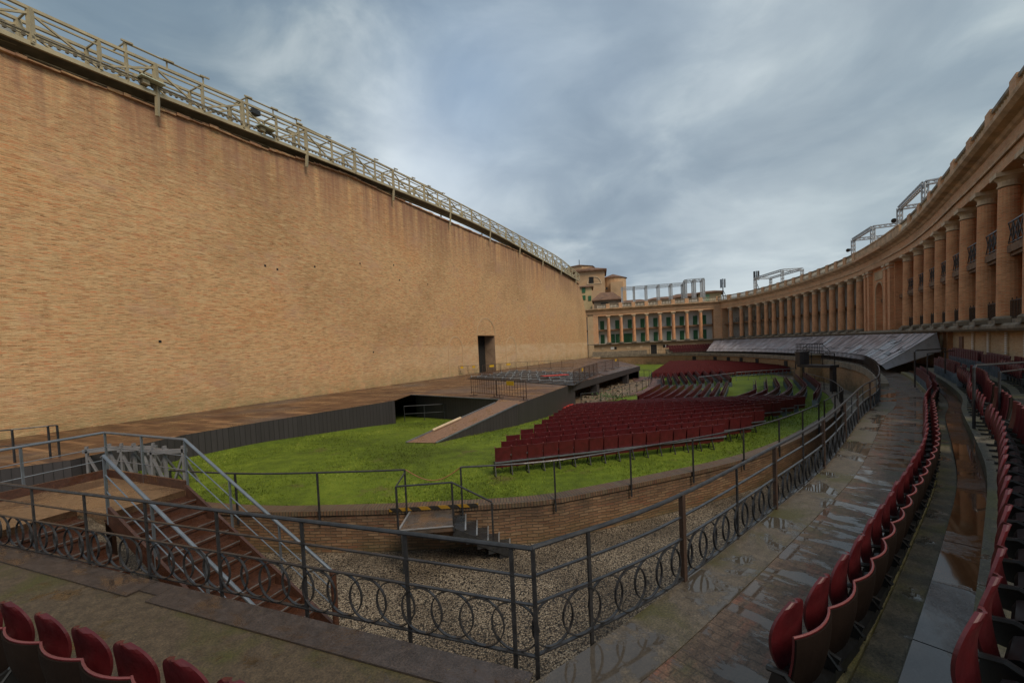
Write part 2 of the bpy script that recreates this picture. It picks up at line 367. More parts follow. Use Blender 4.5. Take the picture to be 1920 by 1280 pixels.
M_TILEG = m_wet('wet_grey_floor_plate', (.10, .092, .094), (.11, .10, .10), .50, .62, None, None, (1, 1, 1), .2, .7)
M_PLATE = m_wet('rusty_steel_edge_plate', (.05, .04, .037), (.06, .038, .025), .38, .50, None, None, (1, 2, 1), .4, 1.2)
M_CORT = m_wet('rusted_steel_stair', (.062, .026, .016), (.07, .03, .018), .38, .50, None, None, (1, 1, 1), .5, 2.2)
M_PLATF = m_wet('muddy_platform_floor', (.17, .105, .06), (.14, .085, .05), .40, .52, None, None, (1, 1.5, 1), .35, .9)
M_RAMPW = m_wet('brown_plywood_ramp', (.22, .125, .08), (.15, .09, .06), .36, .46, None, None, (1, 1, 1), .45, 1.)
def m_planks():
    m, t, b = newmat('wet_deck_boards'); U = uvs(t)
    br = N(t, 'ShaderNodeTexBrick', ins={'Scale': 1., 'Mortar Size': .012, 'Brick Width': 2.6, 'Row Height': .28, 'Color1': (0, 0, 0, 1), 'Color2': (1, 1, 1, 1), 'Mortar': (.0, .0, .0, 1)})
    t.links.new(U, br.inputs['Vector'])
    n = noise(t, mapping(t, U, (.6, 9, 1)), 1., 5, .65)
    c = ramp(t, [(0, (.05, .022, .013)), (.5, (.085, .038, .02)), (.66, (.13, .062, .032)), (.8, (.30, .165, .08))], math_(t, 'ADD', math_(t, 'MULTIPLY', br.outputs['Color'], .55), math_(t, 'MULTIPLY', n, .45))).outputs[0]
    g = ramp(t, [(.5, (0, 0, 0)), (.6, (1, 1, 1))], noise(t, U, .12, 4, .5)).outputs[0]
    c = mix(t, c, (.085, .08, .085), math_(t, 'MULTIPLY', g, .6))
    c = mix(t, c, (.02, .012, .01), math_(t, 'MULTIPLY', br.outputs['Fac'], .8)); t.links.new(c, b.inputs['Base Color'])
    r = ramp(t, [(.35, (.2,)*3), (.65, (.55,)*3)], noise(t, U, .7, 5, .6)).outputs[0]; t.links.new(r, b.inputs['Roughness'])
    bump(t, b, math_(t, 'SUBTRACT', n, br.outputs['Fac']), .01, .5); return m
M_DECK = m_planks()
def m_skirt():
    m, t, b = newmat('charcoal_skirt_boards'); U = uvs(t)
    br = N(t, 'ShaderNodeTexBrick', ins={'Scale': 1., 'Mortar Size': .01, 'Brick Width': 30., 'Row Height': .22, 'Color1': (.0, .0, .0, 1), 'Color2': (1, 1, 1, 1), 'Mortar': (.0, .0, .0, 1)})
    t.links.new(mapping(t, U, (1, 1, 1), (0, 0, R(90))), br.inputs['Vector'])
    c = ramp(t, [(0, (.026, .023, .024)), (1, (.052, .046, .048))], math_(t, 'ADD', math_(t, 'MULTIPLY', br.outputs['Color'], .3), math_(t, 'MULTIPLY', noise(t, mapping(t, U, (5, .5, 1)), 1.4, 4), .7))).outputs[0]
    c = mix(t, c, (.008, .007, .007), br.outputs['Fac']); t.links.new(c, b.inputs['Base Color']); b.inputs['Roughness'].default_value = .55
    return m
M_SKIRT = m_skirt()
def m_grass():
    m, t, b = newmat('lawn'); P = obj_(t)
    n1 = noise(t, P, .28, 5, .6, .3); n2 = noise(t, P, 2.6, 5, .7); n3 = noise(t, P, 26., 3, .7)
    f = math_(t, 'ADD', math_(t, 'MULTIPLY', n1, .45), math_(t, 'ADD', math_(t, 'MULTIPLY', n2, .35), math_(t, 'MULTIPLY', n3, .2)))
    c = ramp(t, [(.36, (.055, .07, .008)), (.46, (.085, .12, .011)), (.55, (.13, .178, .014)), (.68, (.20, .24, .026))], f).outputs[0]
    e = ramp(t, [(.60, (0, 0, 0)), (.72, (1, 1, 1))], noise(t, P, .8, 5, .65)).outputs[0]
    c = mix(t, c, (.12, .09, .035), math_(t, 'MULTIPLY', e, .75))
    t.links.new(c, b.inputs['Base Color']); b.inputs['Roughness'].default_value = .8; b.inputs['Specular IOR Level'].default_value = .2
    bump(t, b, math_(t, 'ADD', n2, n3), .04, .6); return m
M_GRASS = m_grass()
def m_blade():
    m, t, b = newmat('grass_blades'); P = obj_(t)
    f = math_(t, 'ADD', math_(t, 'MULTIPLY', noise(t, P, .28, 5, .6, .3), .5), math_(t, 'MULTIPLY', noise(t, P, 7., 4), .5))
    c = ramp(t, [(.38, (.05, .065, .010)), (.5, (.12, .165, .014)), (.62, (.25, .28, .045))], f).outputs[0]
    t.links.new(c, b.inputs['Base Color']); b.inputs['Roughness'].default_value = .7; b.inputs['Specular IOR Level'].default_value = .15; return m
M_BLADE = m_blade()
def m_gravel(name='pale_gravel', cols=((.10, .075, .052), (.23, .175, .12), (.40, .32, .22), (.62, .52, .40))):
    m, t, b = newmat(name); P = obj_(t)
    v = N(t, 'ShaderNodeTexVoronoi', ins={'Scale': 30.}); t.links.new(P, v.inputs['Vector'])
    rnd = N(t, 'ShaderNodeSeparateColor'); t.links.new(v.outputs['Color'], rnd.inputs[0])
    v2 = N(t, 'ShaderNodeTexVoronoi', ins={'Scale': 66.}); t.links.new(P, v2.inputs['Vector'])
    rn2 = N(t, 'ShaderNodeSeparateColor'); t.links.new(v2.outputs['Color'], rn2.inputs[0])
    f = math_(t, 'ADD', math_(t, 'MULTIPLY', rnd.outputs[0], .5), math_(t, 'MULTIPLY', rn2.outputs[0], .5))
    c = ramp(t, [(.1, cols[0]), (.4, cols[1]), (.7, cols[2]), (.95, cols[3])], f).outputs[0]
    w = ramp(t, [(.40, (.48, .46, .44)), (.6, (1, 1, 1))], noise(t, P, .45, 5, .6)).outputs[0]
    c = mix(t, c, w, 1., 'MULTIPLY')
    c = mix(t, c, (.018, .014, .01), ramp(t, [(.45, (0, 0, 0)), (.75, (1, 1, 1))], v.outputs['Distance']).outputs[0])
    t.links.new(c, b.inputs['Base Color']); b.inputs['Roughness'].default_value = .6
    bump(t, b, math_(t, 'SUBTRACT', 1., v.outputs['Distance']), .04, 1.); return m
M_GRAV = m_gravel()
M_DIRT = plain('bare_earth', (.17, .115, .07), .8, var=.4, vs=.9, bmp=.04)
M_PINK = m_gravel('pinkish_gravel', ((.12, .05, .04), (.24, .11, .09), (.34, .17, .14), (.44, .28, .24)))
def m_tarp():
    m, t, b = newmat('grey_tarpaulin'); U = uvs(t)
    n = noise(t, mapping(t, U, (.8, .35, 1)), 1.1, 5, .6, .4)
    c = ramp(t, [(.35, (.28, .24, .25)), (.5, (.42, .37, .39)), (.66, (.62, .59, .62))], n).outputs[0]
    t.links.new(c, b.inputs['Base Color']); b.inputs['Roughness'].default_value = .30
    bump(t, b, noise(t, mapping(t, U, (1.5, .5, 1)), 2.2, 4, .5, 1.), .10, .6); return m
M_TARP = m_tarp()
M_TARPL = plain('pale_plastic_sheet', (.50, .53, .58), .3, var=.1, vs=1.)
def m_hazard():
    m, t, b = newmat('hazard_stripe'); U = uvs(t)
    w = N(t, 'ShaderNodeTexWave', ins={'Scale': 1.3, 'Distortion': 0.}, bands_direction='DIAGONAL'); t.links.new(U, w.inputs[0])
    c = ramp(t, [(.45, (.02, .018, .015)), (.5, (.28, .155, .015))], w.outputs[0], 'CONSTANT').outputs[0]; t.links.new(c, b.inputs['Base Color']); b.inputs['Roughness'].default_value = .5
    return m
M_HAZ = m_hazard()
WALKZ, STZ, GRAVZ = EYE-2.7, EYE-2.9, 0.0
def gz(x, y):
    k = max(0., min(1., (y-18)/14)); k = k*k*(3-2*k); return EYE-3.85-.75*k

# ------------------------------------------------------------------ master curves in plan
Wl = [at(0, 1030, -2.7)]
wd = (at(1005, 1240, -2.7)-Wl[0]).normalized()
CORNER = at(1008, 1238, -2.7)
LEFT = pathof([CORNER-wd*14, CORNER-wd*9, CORNER-wd*4, CORNER])
_e0, _e1 = at(0, 1029, -2.7), at(990, 1281, -2.7); wd = (_e1-_e0).normalized()
CE = at(1004, 1284, -2.7)
WRp = [CORNER] + [at(a, b, -2.7) for a, b in ((1249, 1115), (1450, 960), (1545, 880), (1585, 830), (1620, 780), (1648, 754))] + [Vector(p) for p in ((18.1, 21.0), (22.37, 26.41), (26.4, 32.2), (29.85, 38.9))]
LEFT = pathof([CE-wd*14, CE-wd*9, CE-wd*4, CE])
Wpts = [CE] + [at(a, b, -2.7) for a, b in ((1120, 1209), (1249, 1117), (1450, 960), (1545, 880), (1585, 830), (1620, 780), (1648, 754))] + \
       [Vector(p) for p in ((18.1, 21.0), (22.37, 26.41), (26.4, 32.2), (29.85, 38.9), (33., 46.6), (35.3, 56), (36.7, 66), (36.8, 76.4), (34.3, 85.5), (28.5, 92.5), (20, 96))]
WP = pathof(catmull(Wpts, .45)); WRAIL = pathof(catmull(WRp, .45))
_r0, _r1 = at(0, 1018, -2.665), CORNER; LRAIL = pathof([_r1, _r1.lerp(_r0, .5), _r0, _r0+(_r0-_r1)*.5], -1)
Kpts = [Vector(p) for p in ((15.0, 9.6), (18.8, 14.5), (22.7, 19.7), (24.7, 22.4), (26.5, 24.9), (30.2, 30), (34.2, 36), (36.8, 40.6), (39.2, 45.2), (42, 51.4), (44.4, 58.3), (46.4, 65.6), (48.1, 74.5), (49.1, 83.6), (48.8, 90.5), (47.3, 94.8))]
KS = pathof(catmull(Kpts, .5))                                   # curved side, travelling away from the camera
KF = pathof([Vector((47.3, 95.7)).lerp(Vector((16.5, 103.7)), i/22) for i in range(23)], 1)   # far wing, right to left
KALL = pathof([p for p, n, a in KS] + [p for p, n, a in KF])
def k_at(px, h=3.):
    best = None
    for i in range(len(KALL)-1):
        p, q = KALL[i][0], KALL[i+1][0]
        if p.y < 3: continue
        x0, x1 = proj_x(p.x, p.y, h), proj_x(q.x, q.y, h)
        if (x0-px)*(x1-px) <= 0 and x0 != x1:
            k = (px-x0)/(x1-x0); best = (KALL[i][2]+k*(KALL[i+1][2]-KALL[i][2])); return best
    return best
WD0 = at(0, 824, -2.9); WD1 = Vector((17.9, 99.4)); wdir = (WD1-WD0).normalized(); wn_ = Vector((wdir.y, -wdir.x))   # toward the arena
def wp(s, o=0, z=0): p = WD0+wdir*s+wn_*o; return (p.x, p.y, z)
def wall_s(px, h=0.):
    lo, hi = -12, 110
    for _ in range(50):
        m = (lo+hi)/2; p = WD0+wdir*m
        if proj_x(p.x, p.y, h) < px: lo = m
        else: hi = m
    return lo
def wall_h(px, py):
    """height of the point of the wall plane seen at px, py, and its distance along the wall"""
    d = vray(px, py); a = Vector((d.x, d.y)); n = wn_
    k = WD0.dot(n)/a.dot(n); p = a*k
    return (p-WD0).dot(wdir), EYE+d.z*k

# ------------------------------------------------------------------ ground, trench floor, lawn
g = MB().prism([(-1500, -1500), (1500, -1500), (1500, 2500), (-1500, 2500)], -1.2, -.3).build('ground', M_DIRT); struct(g)
RP = [at(a, b, -3.85) for a, b in ((478, 950), (640, 949), (793, 944), (1000, 932), (1120, 912), (1250, 886), (1330, 869))]
RP = [Vector((-15.2, 15.2)), Vector((-13.2, 13.6)), Vector((-10.3, 12.1))] + RP + [Vector(p) for p in ((8.2, 14.4), (11.0, 16.6), (14.2, 19.6), (17.3, 23.0), (20.2, 26.8), (24.3, 33), (27.2, 39.8), (30.3, 47.5), (32.6, 56.5), (34, 66), (34.2, 76), (32.2, 84), (27, 89.5), (19.5, 93))]
RING = pathof(catmull(RP, .6))
gv = MB()
for i in range(0, 1):
    gv.prism([(-40, -6), (70, -6), (70, 110), (-40, 110)], -.25, 0, bottom=False)
struct(gv.build('trench_gravel', M_GRAV))
lm = MB(); K_ = 44; rows = []
for i, (p, n, a) in enumerate(RING):
    s = (p-WD0).dot(wdir); q = WD0+wdir*s
    rows.append([p.lerp(q, (j/K_)) for j in range(K_+1)])
for i in range(len(rows)-1):
    for j in range(K_):
        P = [rows[i][j], rows[i+1][j], rows[i+1][j+1], rows[i][j+1]]
        P = [(p.x, p.y, gz(p.x, p.y)+.03*math.sin(p.x*.9)*math.sin(p.y*.7)) for p in P]
        lm.face(P, smooth=True)
struct(lm.build('lawn', M_GRASS))
def inpoly(x, y, poly):
    c = False; j = len(poly)-1
    for i in range(len(poly)):
        xi, yi = poly[i]; xj, yj = poly[j]
        if (yi > y) != (yj > y) and x < (xj-xi)*(y-yi)/(yj-yi)+xi: c = not c
        j = i
    return c
LAWN_POLY = [(p.x, p.y) for p, n, a in RING] + [tuple(wp(90)[:2]), tuple(wp(-8)[:2])]
# grass blades on the part of the lawn near enough to show them
bl = MB(); rg = random.Random(3); cnt = 0
while cnt < 60000:
    x = rg.uniform(-15, 20); y = 10.5 + 17*rg.random()**1.6
    if not inpoly(x, y, LAWN_POLY) or inpoly(x, y, [(-13.6, 17.2), (-7.3, 26.6), (-7, 30), (-1, 24.6), (-4.9, 18.8), (-3.3, 18.2), (.7, 23), (4.5, 32), (-30, 40), (-30, 10), (-14.6, 12)]): continue
    if (x-LAWN_POLY[0][0])**2 < .01: continue
    cnt += 1; z = gz(x, y)-.01; h = rg.uniform(.02, .08); a = rg.uniform(0, 6.28); w = rg.uniform(.008, .02); lx, ly = rg.uniform(-.05, .05), rg.uniform(-.05, .05)
    bl.face([(x-w*math.cos(a), y-w*math.sin(a), z), (x+w*math.cos(a), y+w*math.sin(a), z), (x+lx, y+ly, z+h)], uv=[(0, 0), (1, 0), (.5, 1)])
tag(bl.build('grass', M_BLADE), 'short green grass on the lawn between the stage and the trench', 'grass', kind='stuff')
# ring wall that holds the lawn up
rwm, cpm = MB(), MB()
def sweepz(mb, path, prof, zf, closed=True):
    rows = [[(p.x+n.x*o, p.y+n.y*o, (z if abs(z) > 5e3 else z)+ (zf(p) if dz else 0)) for o, z, dz in prof] for p, n, a in path]
    m = len(prof)
    for i in range(len(path)-1):
        for j in range(m if closed else m-1):
            k = (j+1) % m; A = [rows[i][j], rows[i][k], rows[i+1][k], rows[i+1][j]]
            flat = abs(A[1][2]-A[0][2]) < .05; a0, a1 = path[i][2], path[i+1][2]
            uv = [(a0, prof[j][0]), (a0, prof[k][0]), (a1, prof[k][0]), (a1, prof[j][0])] if flat else [(a0, A[0][2]), (a0, A[1][2]), (a1, A[2][2]), (a1, A[3][2])]
            mb.face(A, uv=uv)
    if closed: mb.face(rows[0][::-1]); mb.face(rows[-1])
zf = lambda p: gz(p.x, p.y)
sweepz(rwm, RING, [(.0, -.2, False), (.32, -.2, False), (.30, -.10, True), (0, -.10, True)], zf)
sweepz(cpm, RING, [(-.05, -.099, True), (.34, -.099, True), (.335, .012, True), (-.05, .035, True)], zf)
rw = empty('retaining_wall', (RING[10][0].x, RING[10][0].y, 0)); tag(rw, 'low curved brick wall holding up the lawn above the gravel trench', 'wall')
def under(o, root):
    """parents a mesh that was built in world coordinates"""
    o.parent = root; o.matrix_parent_inverse = (Matrix.Translation(root.location) @ Matrix.Rotation(root.rotation_euler.z, 4, 'Z')).inverted(); return o
under(rwm.build('brick_face', M_RING), rw); under(cpm.build('coping', M_RINGC), rw)

# ------------------------------------------------------------------ walkway and seating tiers
def strip(path, o0, o1, z0, z1, zt=None):
    return MB().sweep(path, [(o0, z0), (o1, z0), (o1, z1), (o0, z1)])
Lc = [p for p, n, a in LEFT]
c_n = (LEFT[-1][1]+WP[0][1]); c_n = c_n/c_n.length_squared*2    # mitre at the corner
LEFTM = [(p, n, a) for p, n, a in LEFT[:-1]] + [(LEFT[-1][0], c_n, LEFT[-1][2])]
WPM = [(WP[0][0], c_n, 0)] + WP[1:]
NEAR = [q for q in WPM if q[2] < 60]
struct(strip(NEAR, -.03, .50, 1.9, WALKZ).build('kerb_pavement', M_KERBW))
struct(strip(NEAR, .504, 1.42, 1.9, WALKZ-.006).build('walkway_pavement', M_WALK))
struct(strip(LEFTM, -.03, 4.5, 1.9, WALKZ-.003).build('mossy_pavement', M_WALKL))
TI = [q for q in WPM if q[2] < 34]
TI2 = TI
struct(strip(TI2, 1.424, 1.60, 1.7, WALKZ+.13).build('curb', M_CURB))
struct(strip(TI2, 1.604, 1.84, 1.7, WALKZ+.10).build('slab_path', M_SLAB))
nm = MB(); jm = MB(); gm = MB()
for k in range(len(TI2)-1):
    pass
def sect(path, a0, a1):
    out = [(along(path, a0)+(a0,))]; out += [q for q in path if a0 < q[2] < a1]; out.append(along(path, a1)+(a1,)); return out
tile_root = empty('floor_plates', (2.5, 3, 0)); tag(tile_root, 'wet steel floor plates laid end to end between the two seat rows', 'walkway', kind='structure')
ts = 0
k = 0
while ts < 15:
    L = 1.25; seg = sect(WP, ts+.006, ts+L-.006)
    under(strip(seg, 1.846, 2.17, 1.7, WALKZ+.14-.002*(k % 2)).build('floor_plate', M_TILEG if k < 3 else M_TILE), tile_root); ts += L; k += 1
struct(strip(sect(WP, 15, 34), 1.846, 2.17, 1.7, WALKZ+.14).build('brown_path', M_TILE))
struct(strip(TI2, 2.174, 3.15, 1.7, WALKZ+.37).build('seat_step', M_SLAB))
struct(strip(TI2, 3.154, 4.8, 1.7, WALKZ+.72).build('seat_step', M_SLAB))
# outer face of the trench under the walkway
tw = empty('trench_wall', (14, 16, 0)); tag(tw, 'tall stained brick wall under the raised walkway, curving along the trench', 'wall')
under(MB().sweep(WP, [(.0, -.2), (.35, -.2), (.35, 1.897), (.0, 1.897)]).build('brick_face', M_TRB), tw)
under(MB().sweep([q for q in WP if q[2] > 25], [(-.10, 1.9), (.36, 1.9), (.36, WALKZ+.16), (-.10, WALKZ+.16)]).build('coping', M_STONED), tw)
lw = MB().sweep([(p, n, a) for p, n, a in LEFT], [(.0, -.2), (.35, -.2), (.35, 1.897), (.0, 1.897)]).build('trench_wall', M_TRB)
tag(lw, 'brick wall below the mossy pavement and the steel edge plates', 'wall')
# far floor behind the trench wall up to the colonnade
fl = MB(); A = [q for q in WP if q[2] > 33]
for i in range(len(A)-1):
    def outp(q):
        best = min(KALL, key=lambda k: (k[0]-q[0]).length); return best[0]
    a, b = A[i], A[i+1]; c, d = outp(b), outp(a)
    if (c-d).length < .01: fl.face([(a[0].x, a[0].y, 2.1), (c.x, c.y, 2.1), (b[0].x, b[0].y, 2.1)])
    else: fl.face([(a[0].x, a[0].y, 2.1), (d.x, d.y, 2.1), (c.x, c.y, 2.1), (b[0].x, b[0].y, 2.1)])
struct(fl.build('terrace_floor', M_SLAB))

# ------------------------------------------------------------------ the great wall
top_px = [(0, 97), (105, 137), (213, 174), (290, 205), (388, 238), (483, 277), (583, 307), (652, 330.6), (752, 377), (829.6, 412), (971, 472), (1042, 508), (1066, 521), (1084.6, 532.5), (1092, 556), (1097, 580), (1099.5, 597)]
prof = []
for px, py in top_px:
    s, h = wall_h(px, py); prof.append((s, h))
prof = [(prof[0][0]-14, prof[0][1])] + prof
ds0, ds1 = wall_s(897.5, -1.), wall_s(929, -1.)
_, dh = wall_h(912, 629)
bw = empty('great_brick_wall', (WD0.x, WD0.y, 0)); tag(bw, 'towering windowless brick wall beside the stage, weathered ochre with rain streaks', 'wall')
wm = MB(); TH = 1.9
PR = [p for p in prof]
def hat(s):
    for (s0, h0), (s1, h1) in zip(PR, PR[1:]):
        if s0 <= s <= s1: return h0+(h1-h0)*(s-s0)/(s1-s0)
    return PR[-1][1]
ss = sorted(set([p[0] for p in PR] + [ds0, ds1]))
for a, b in zip(ss, ss[1:]):
    zlo = dh if (a >= ds0-1e-6 and b <= ds1+1e-6) else -.3
    wm.face([wp(a, 0, zlo), wp(b, 0, zlo), wp(b, 0, hat(b)), wp(a, 0, hat(a))], uv=[(a, zlo), (b, zlo), (b, hat(b)), (a, hat(a))])
    wm.face([wp(a, 0, hat(a)), wp(b, 0, hat(b)), wp(b, -TH, hat(b)), wp(a, -TH, hat(a))], uv=[(a, 0), (b, 0), (b, 1), (a, 1)])
    wm.face([wp(b, -TH, -.3), wp(a, -TH, -.3), wp(a, -TH, hat(a)), wp(b, -TH, hat(b))])
e = PR[-1][0]; wm.face([wp(e, 0, -.3), wp(e, -TH, -.3), wp(e, -TH, hat(e)), wp(e, 0, hat(e))])
under(wm.build('brickwork', M_WALL), bw)
dm = MB()
dm.face([wp(ds1, 0, 1), wp(ds1, 0, dh), wp(ds1, -TH+.3, dh), wp(ds1, -TH+.3, 1)]); dm.face([wp(ds0, 0, 1), wp(ds0, -TH+.3, 1), wp(ds0, -TH+.3, dh), wp(ds0, 0, dh)])
dm.face([wp(ds0, 0, dh), wp(ds0, -TH+.3, dh), wp(ds1, -TH+.3, dh), wp(ds1, 0, dh)])
under(dm.build('doorway_reveal', plain('reveal_plaster', (.30, .20, .13), .85, var=.3, vs=1.)), bw)
d2 = MB().face([wp(ds0, -TH+.31, 1), wp(ds1, -TH+.31, 1), wp(ds1, -TH+.31, dh), wp(ds0, -TH+.31, dh)])
dm2 = MB(); dm2.face([wp(ds0, -TH+.31, 1), wp(ds1, -TH+.31, 1), wp(ds1, -TH+.31, dh), wp(ds0, -TH+.31, dh)]); under(dm2.build('dark_door_leaf', M_DARK), bw)
def arch_outline(mb, sc_, w, z0, zs, o, t):
    """a raised band: jambs and a round head, centred at sc_, width w, springing at zs"""
    pts = [(sc_-w/2, z0), (sc_-w/2, zs)] + [(sc_+w/2*math.cos(math.pi-k*math.pi/12), zs+w/2*math.sin(k*math.pi/12)) for k in range(1, 12)] + [(sc_+w/2, zs), (sc_+w/2, z0)]
    for a, b in zip(pts, pts[1:]): mb.bar(wp(a[0], o, a[1]), wp(b[0], o, b[1]), t, .04, up=(wn_.x, wn_.y, 0))
def niche(px0, px1, pyt, name):
    a, b = wall_s(px0, -1.), wall_s(px1, -1.); c = (a+b)/2; w = b-a; _, ht = wall_h((px0+px1)/2, pyt); zs = ht-w/2
    m = MB(); o = .012
    pts = [(c-w/2+.1, STZ), (c+w/2-.1, STZ), (c+w/2-.1, zs)] + [(c+(w/2-.1)*math.cos(k*math.pi/14), zs+(w/2-.1)*math.sin(k*math.pi/14)) for k in range(1, 14)] + [(c-w/2+.1, zs)]
    m.face([wp(s, o, z) for s, z in pts], uv=[(s, z) for s, z in pts]); under(m.build(name, M_WALL), bw)
    m = MB(); arch_outline(m, c, w, STZ, zs, .02, .16); under(m.build('arch_band', M_PODB), bw)
niche(842, 868, 631, 'blind_arch'); niche(949, 968, 632, 'blind_arch')
c_, w_ = (ds0+ds1)/2, (ds1-ds0); m = MB()
pts = [(c_-w_/2, dh+.02), (c_+w_/2, dh+.02)] + [(c_+w_/2*math.cos(k*math.pi/14), dh+.02+w_*.45*math.sin(k*math.pi/14)) for k in range(1, 14)]
m.face([wp(s, .012, z) for s, z in pts], uv=[(s, z) for s, z in pts]); under(m.build('tympanum', M_WALL), bw)
m = MB(); pts2 = [(c_+w_*.54*math.cos(k*math.pi/14), dh+.02+w_*.5*math.sin(k*math.pi/14)) for k in range(15)]
for a, b in zip(pts2, pts2[1:]): m.bar(wp(a[0], .02, a[1]), wp(b[0], .02, b[1]), .14, .04, up=(wn_.x, wn_.y, 0))
under(m.build('arch_band', M_PODB), bw)
# loose edge of the coping: bricks and slabs along the top
m = MB(); s = PR[0][0]; r_ = random.Random(5)
while s < PR[14][0]:
    L = r_.uniform(.3, .8); h = hat(s+L/2); t_ = r_.uniform(.05, .16)
    m.box(wp(s+L/2, -.3+r_.uniform(-.05, .08), h+t_/2+.003), (L*.97, .9, t_), rz=math.atan2(wdir.y, wdir.x)); s += L
under(m.build('coping', M_WALL), bw)
# holes left by scaffolding and small dark plants
m = MB()
for px, py in ((497, 498), (590, 500), (749, 525), (738, 497), (802, 533), (675, 494), (970, 562), (520, 505), (300, 640), (700, 660)):
    s, h = wall_h(px, py); m.box(wp(s, .006, h), (.13, .02, .14), rz=math.atan2(wdir.y, wdir.x))
under(m.build('putlog_holes', M_DARK), bw)
# ------------------------------------------------------------------ steel gantry along the top of the wall
gr = empty('lighting_gantry', (WD0.x, WD0.y, 0)); tag(gr, 'long beige steel truss gantry running along the top of the great brick wall', 'gantry')
def htab(pxs):
    o = []
    for px, py in pxs: o.append(wall_h(px, py))
    return o
topc = htab([(0, 8), (180, 84), (427, 187), (652, 283), (702, 307), (880, 395), (1053, 488), (1085, 520)])
botc = htab([(0, 72), (200, 152), (513, 267), (620, 312), (752, 362), (900, 425), (1053, 510), (1085, 529)])
topc = [(topc[0][0]-12, topc[0][1])]+topc; botc = [(botc[0][0]-12, botc[0][1])]+botc
def lerpt(T, s):
    for (s0, h0), (s1, h1) in zip(T, T[1:]):
        if s0 <= s <= s1: return h0+(h1-h0)*(s-s0)/(s1-s0)
    return T[-1][1]
def sm(T, s): return sum(lerpt(T, s+d) for d in (-6, -3, 0, 3, 6))/5
tz = lambda s: sm(topc, s); bz = lambda s: sm(botc, s)
S0, S1 = topc[0][0]+1, topc[-1][0]; bay = 2.35; nb = int((S1-S0)/bay)
chords, posts, diag, deckm, cross = MB(), [], [], MB(), MB()
OF, OB = .45, -.85
for i in range(nb+1):
    s = S0+i*bay; s2 = s+bay
    if i < nb:
        for o, d in ((OF, 0), (OB, 0)):
            chords.bar(wp(s, o, tz(s)), wp(s2, o, tz(s2)), .13, .13)
            chords.bar(wp(s, o, tz(s)-.28), wp(s2, o, tz(s2)-.28), .07, .07)
            chords.bar(wp(s, o, bz(s)), wp(s2, o, bz(s2)), .13, .20)
            chords.bar(wp(s, o, bz(s)+.38), wp(s2, o, bz(s2)+.38), .08, .12)
        deckm.face([wp(s, OF-.1, bz(s)+.07), wp(s2, OF-.1, bz(s2)+.07), wp(s2, OB+.1, bz(s2)+.07), wp(s, OB+.1, bz(s)+.07)]); deckm.face([wp(s, OB+.1, bz(s)+.03), wp(s2, OB+.1, bz(s2)+.03), wp(s2, OF-.1, bz(s2)+.03), wp(s, OF-.1, bz(s)+.03)])
    pm = MB()
    for o in (OF, OB): pm.bar(wp(s, o, bz(s)), wp(s, o, tz(s)), .20 if i % 2 else .13)
    pm.bar(wp(s, OF+.12, bz(s)+.16), wp(s, OB-.1, bz(s)+.16), .12)
    pm.bar(wp(s, OF, tz(s)), wp(s, OB, tz(s)), .07)
    if i % 2 == 1 and i < nb:
        for o in (OF, OB):
            pm.bar(wp(s, o, tz(s)-.2), wp(s+bay*.95, o, bz(s)+.25), .085); pm.bar(wp(s, o, tz(s)-.2), wp(s-bay*.95, o, bz(s)+.25), .085)
    if i % 4 == 3: pm.bar(wp(s, OF+.05, bz(s)+.2), wp(s, OF-.1, hat(s)-.5), .16); pm.bar(wp(s, OB, bz(s)), wp(s, OB, hat(s)), .14)
    under(pm.build('frame_post', M_BEIGE), gr)
under(chords.build('chord_rails', M_BEIGE), gr)
under(deckm.build('walkway_deck', M_BEIGED), gr)
# raised upper rail sections with pipe clamps
for (xa, xb, dz) in ((245, 388, .45), (468, 560, .42), (562, 830, .16)):
    a, b = wall_s(xa, 10), wall_s(xb, 10); m = MB()
    for o in (OF, OB): m.tube([wp(a, o, tz(a)+dz), wp(b, o, tz(b)+dz)], .05, 6)
    m.bar(wp(a, OF, bz(a)), wp(a, OF, tz(a)+dz+.1), .12); m.bar(wp(a, OF, tz(a)+dz), wp(a, OB, tz(a)+dz), .06)
    n_ = max(2, int((b-a)/2.35))
    for k in range(n_+1): s = a+(b-a)*k/n_; m.bar(wp(s, OF, tz(s)), wp(s, OF, tz(s)+dz), .06); m.bar(wp(s-.2, OF+.1, tz(s)+dz), wp(s+.3, OF+.1, tz(s)+dz+.05), .08)
    under(m.build('upper_rail', M_BEIGE), gr)
# rows of small cable clips hanging on the lower rail
m = MB(); s = S0
m.bar(wp(S0, OF+.06, bz(S0)+.30), wp(S0+30, OF+.06, bz(S0+30)+.30), .05)
while s < S0+30: m.box(wp(s, OF+.06, bz(s)+.28), (.10, .10, .14)); s += .28
under(m.build('clip_strip', M_BEIGED), gr)
for px, lab in ((285, 'pale open lighting panel on the gantry, the nearer one of two'), (497, 'pale open lighting panel on the gantry, the farther one of two')):
    s = wall_s(px, 10); z = bz(s)+.42; e = empty('light_panel', wp(s, OF, z), math.atan2(wdir.y, wdir.x)); tag(e, lab, 'light panel')
    mb = MB(); mb.bar((-.55, .15, 0), (.55, .15, .0), .1); mb.box((0, -.15, .06), (1.1, .75, .05)); mb.build('panel', plain('pale_green_panel', (.45, .50, .40), .5) if 'pale_green_panel' not in MATS else MATS['pale_green_panel'], e)
    mb = MB(); mb.box((.3, -.15, .16), (.35, .6, .12)); mb.box((-.25, -.1, -.12), (.3, .4, .22)); mb.build('housing', M_BEIGE, e)
s = wall_s(480, 10.5); e = empty('loudspeaker', wp(s, OF, tz(s)-.35), math.atan2(wdir.y, wdir.x)); tag(e, 'small black loudspeaker clamped to the gantry above the wall', 'loudspeaker')
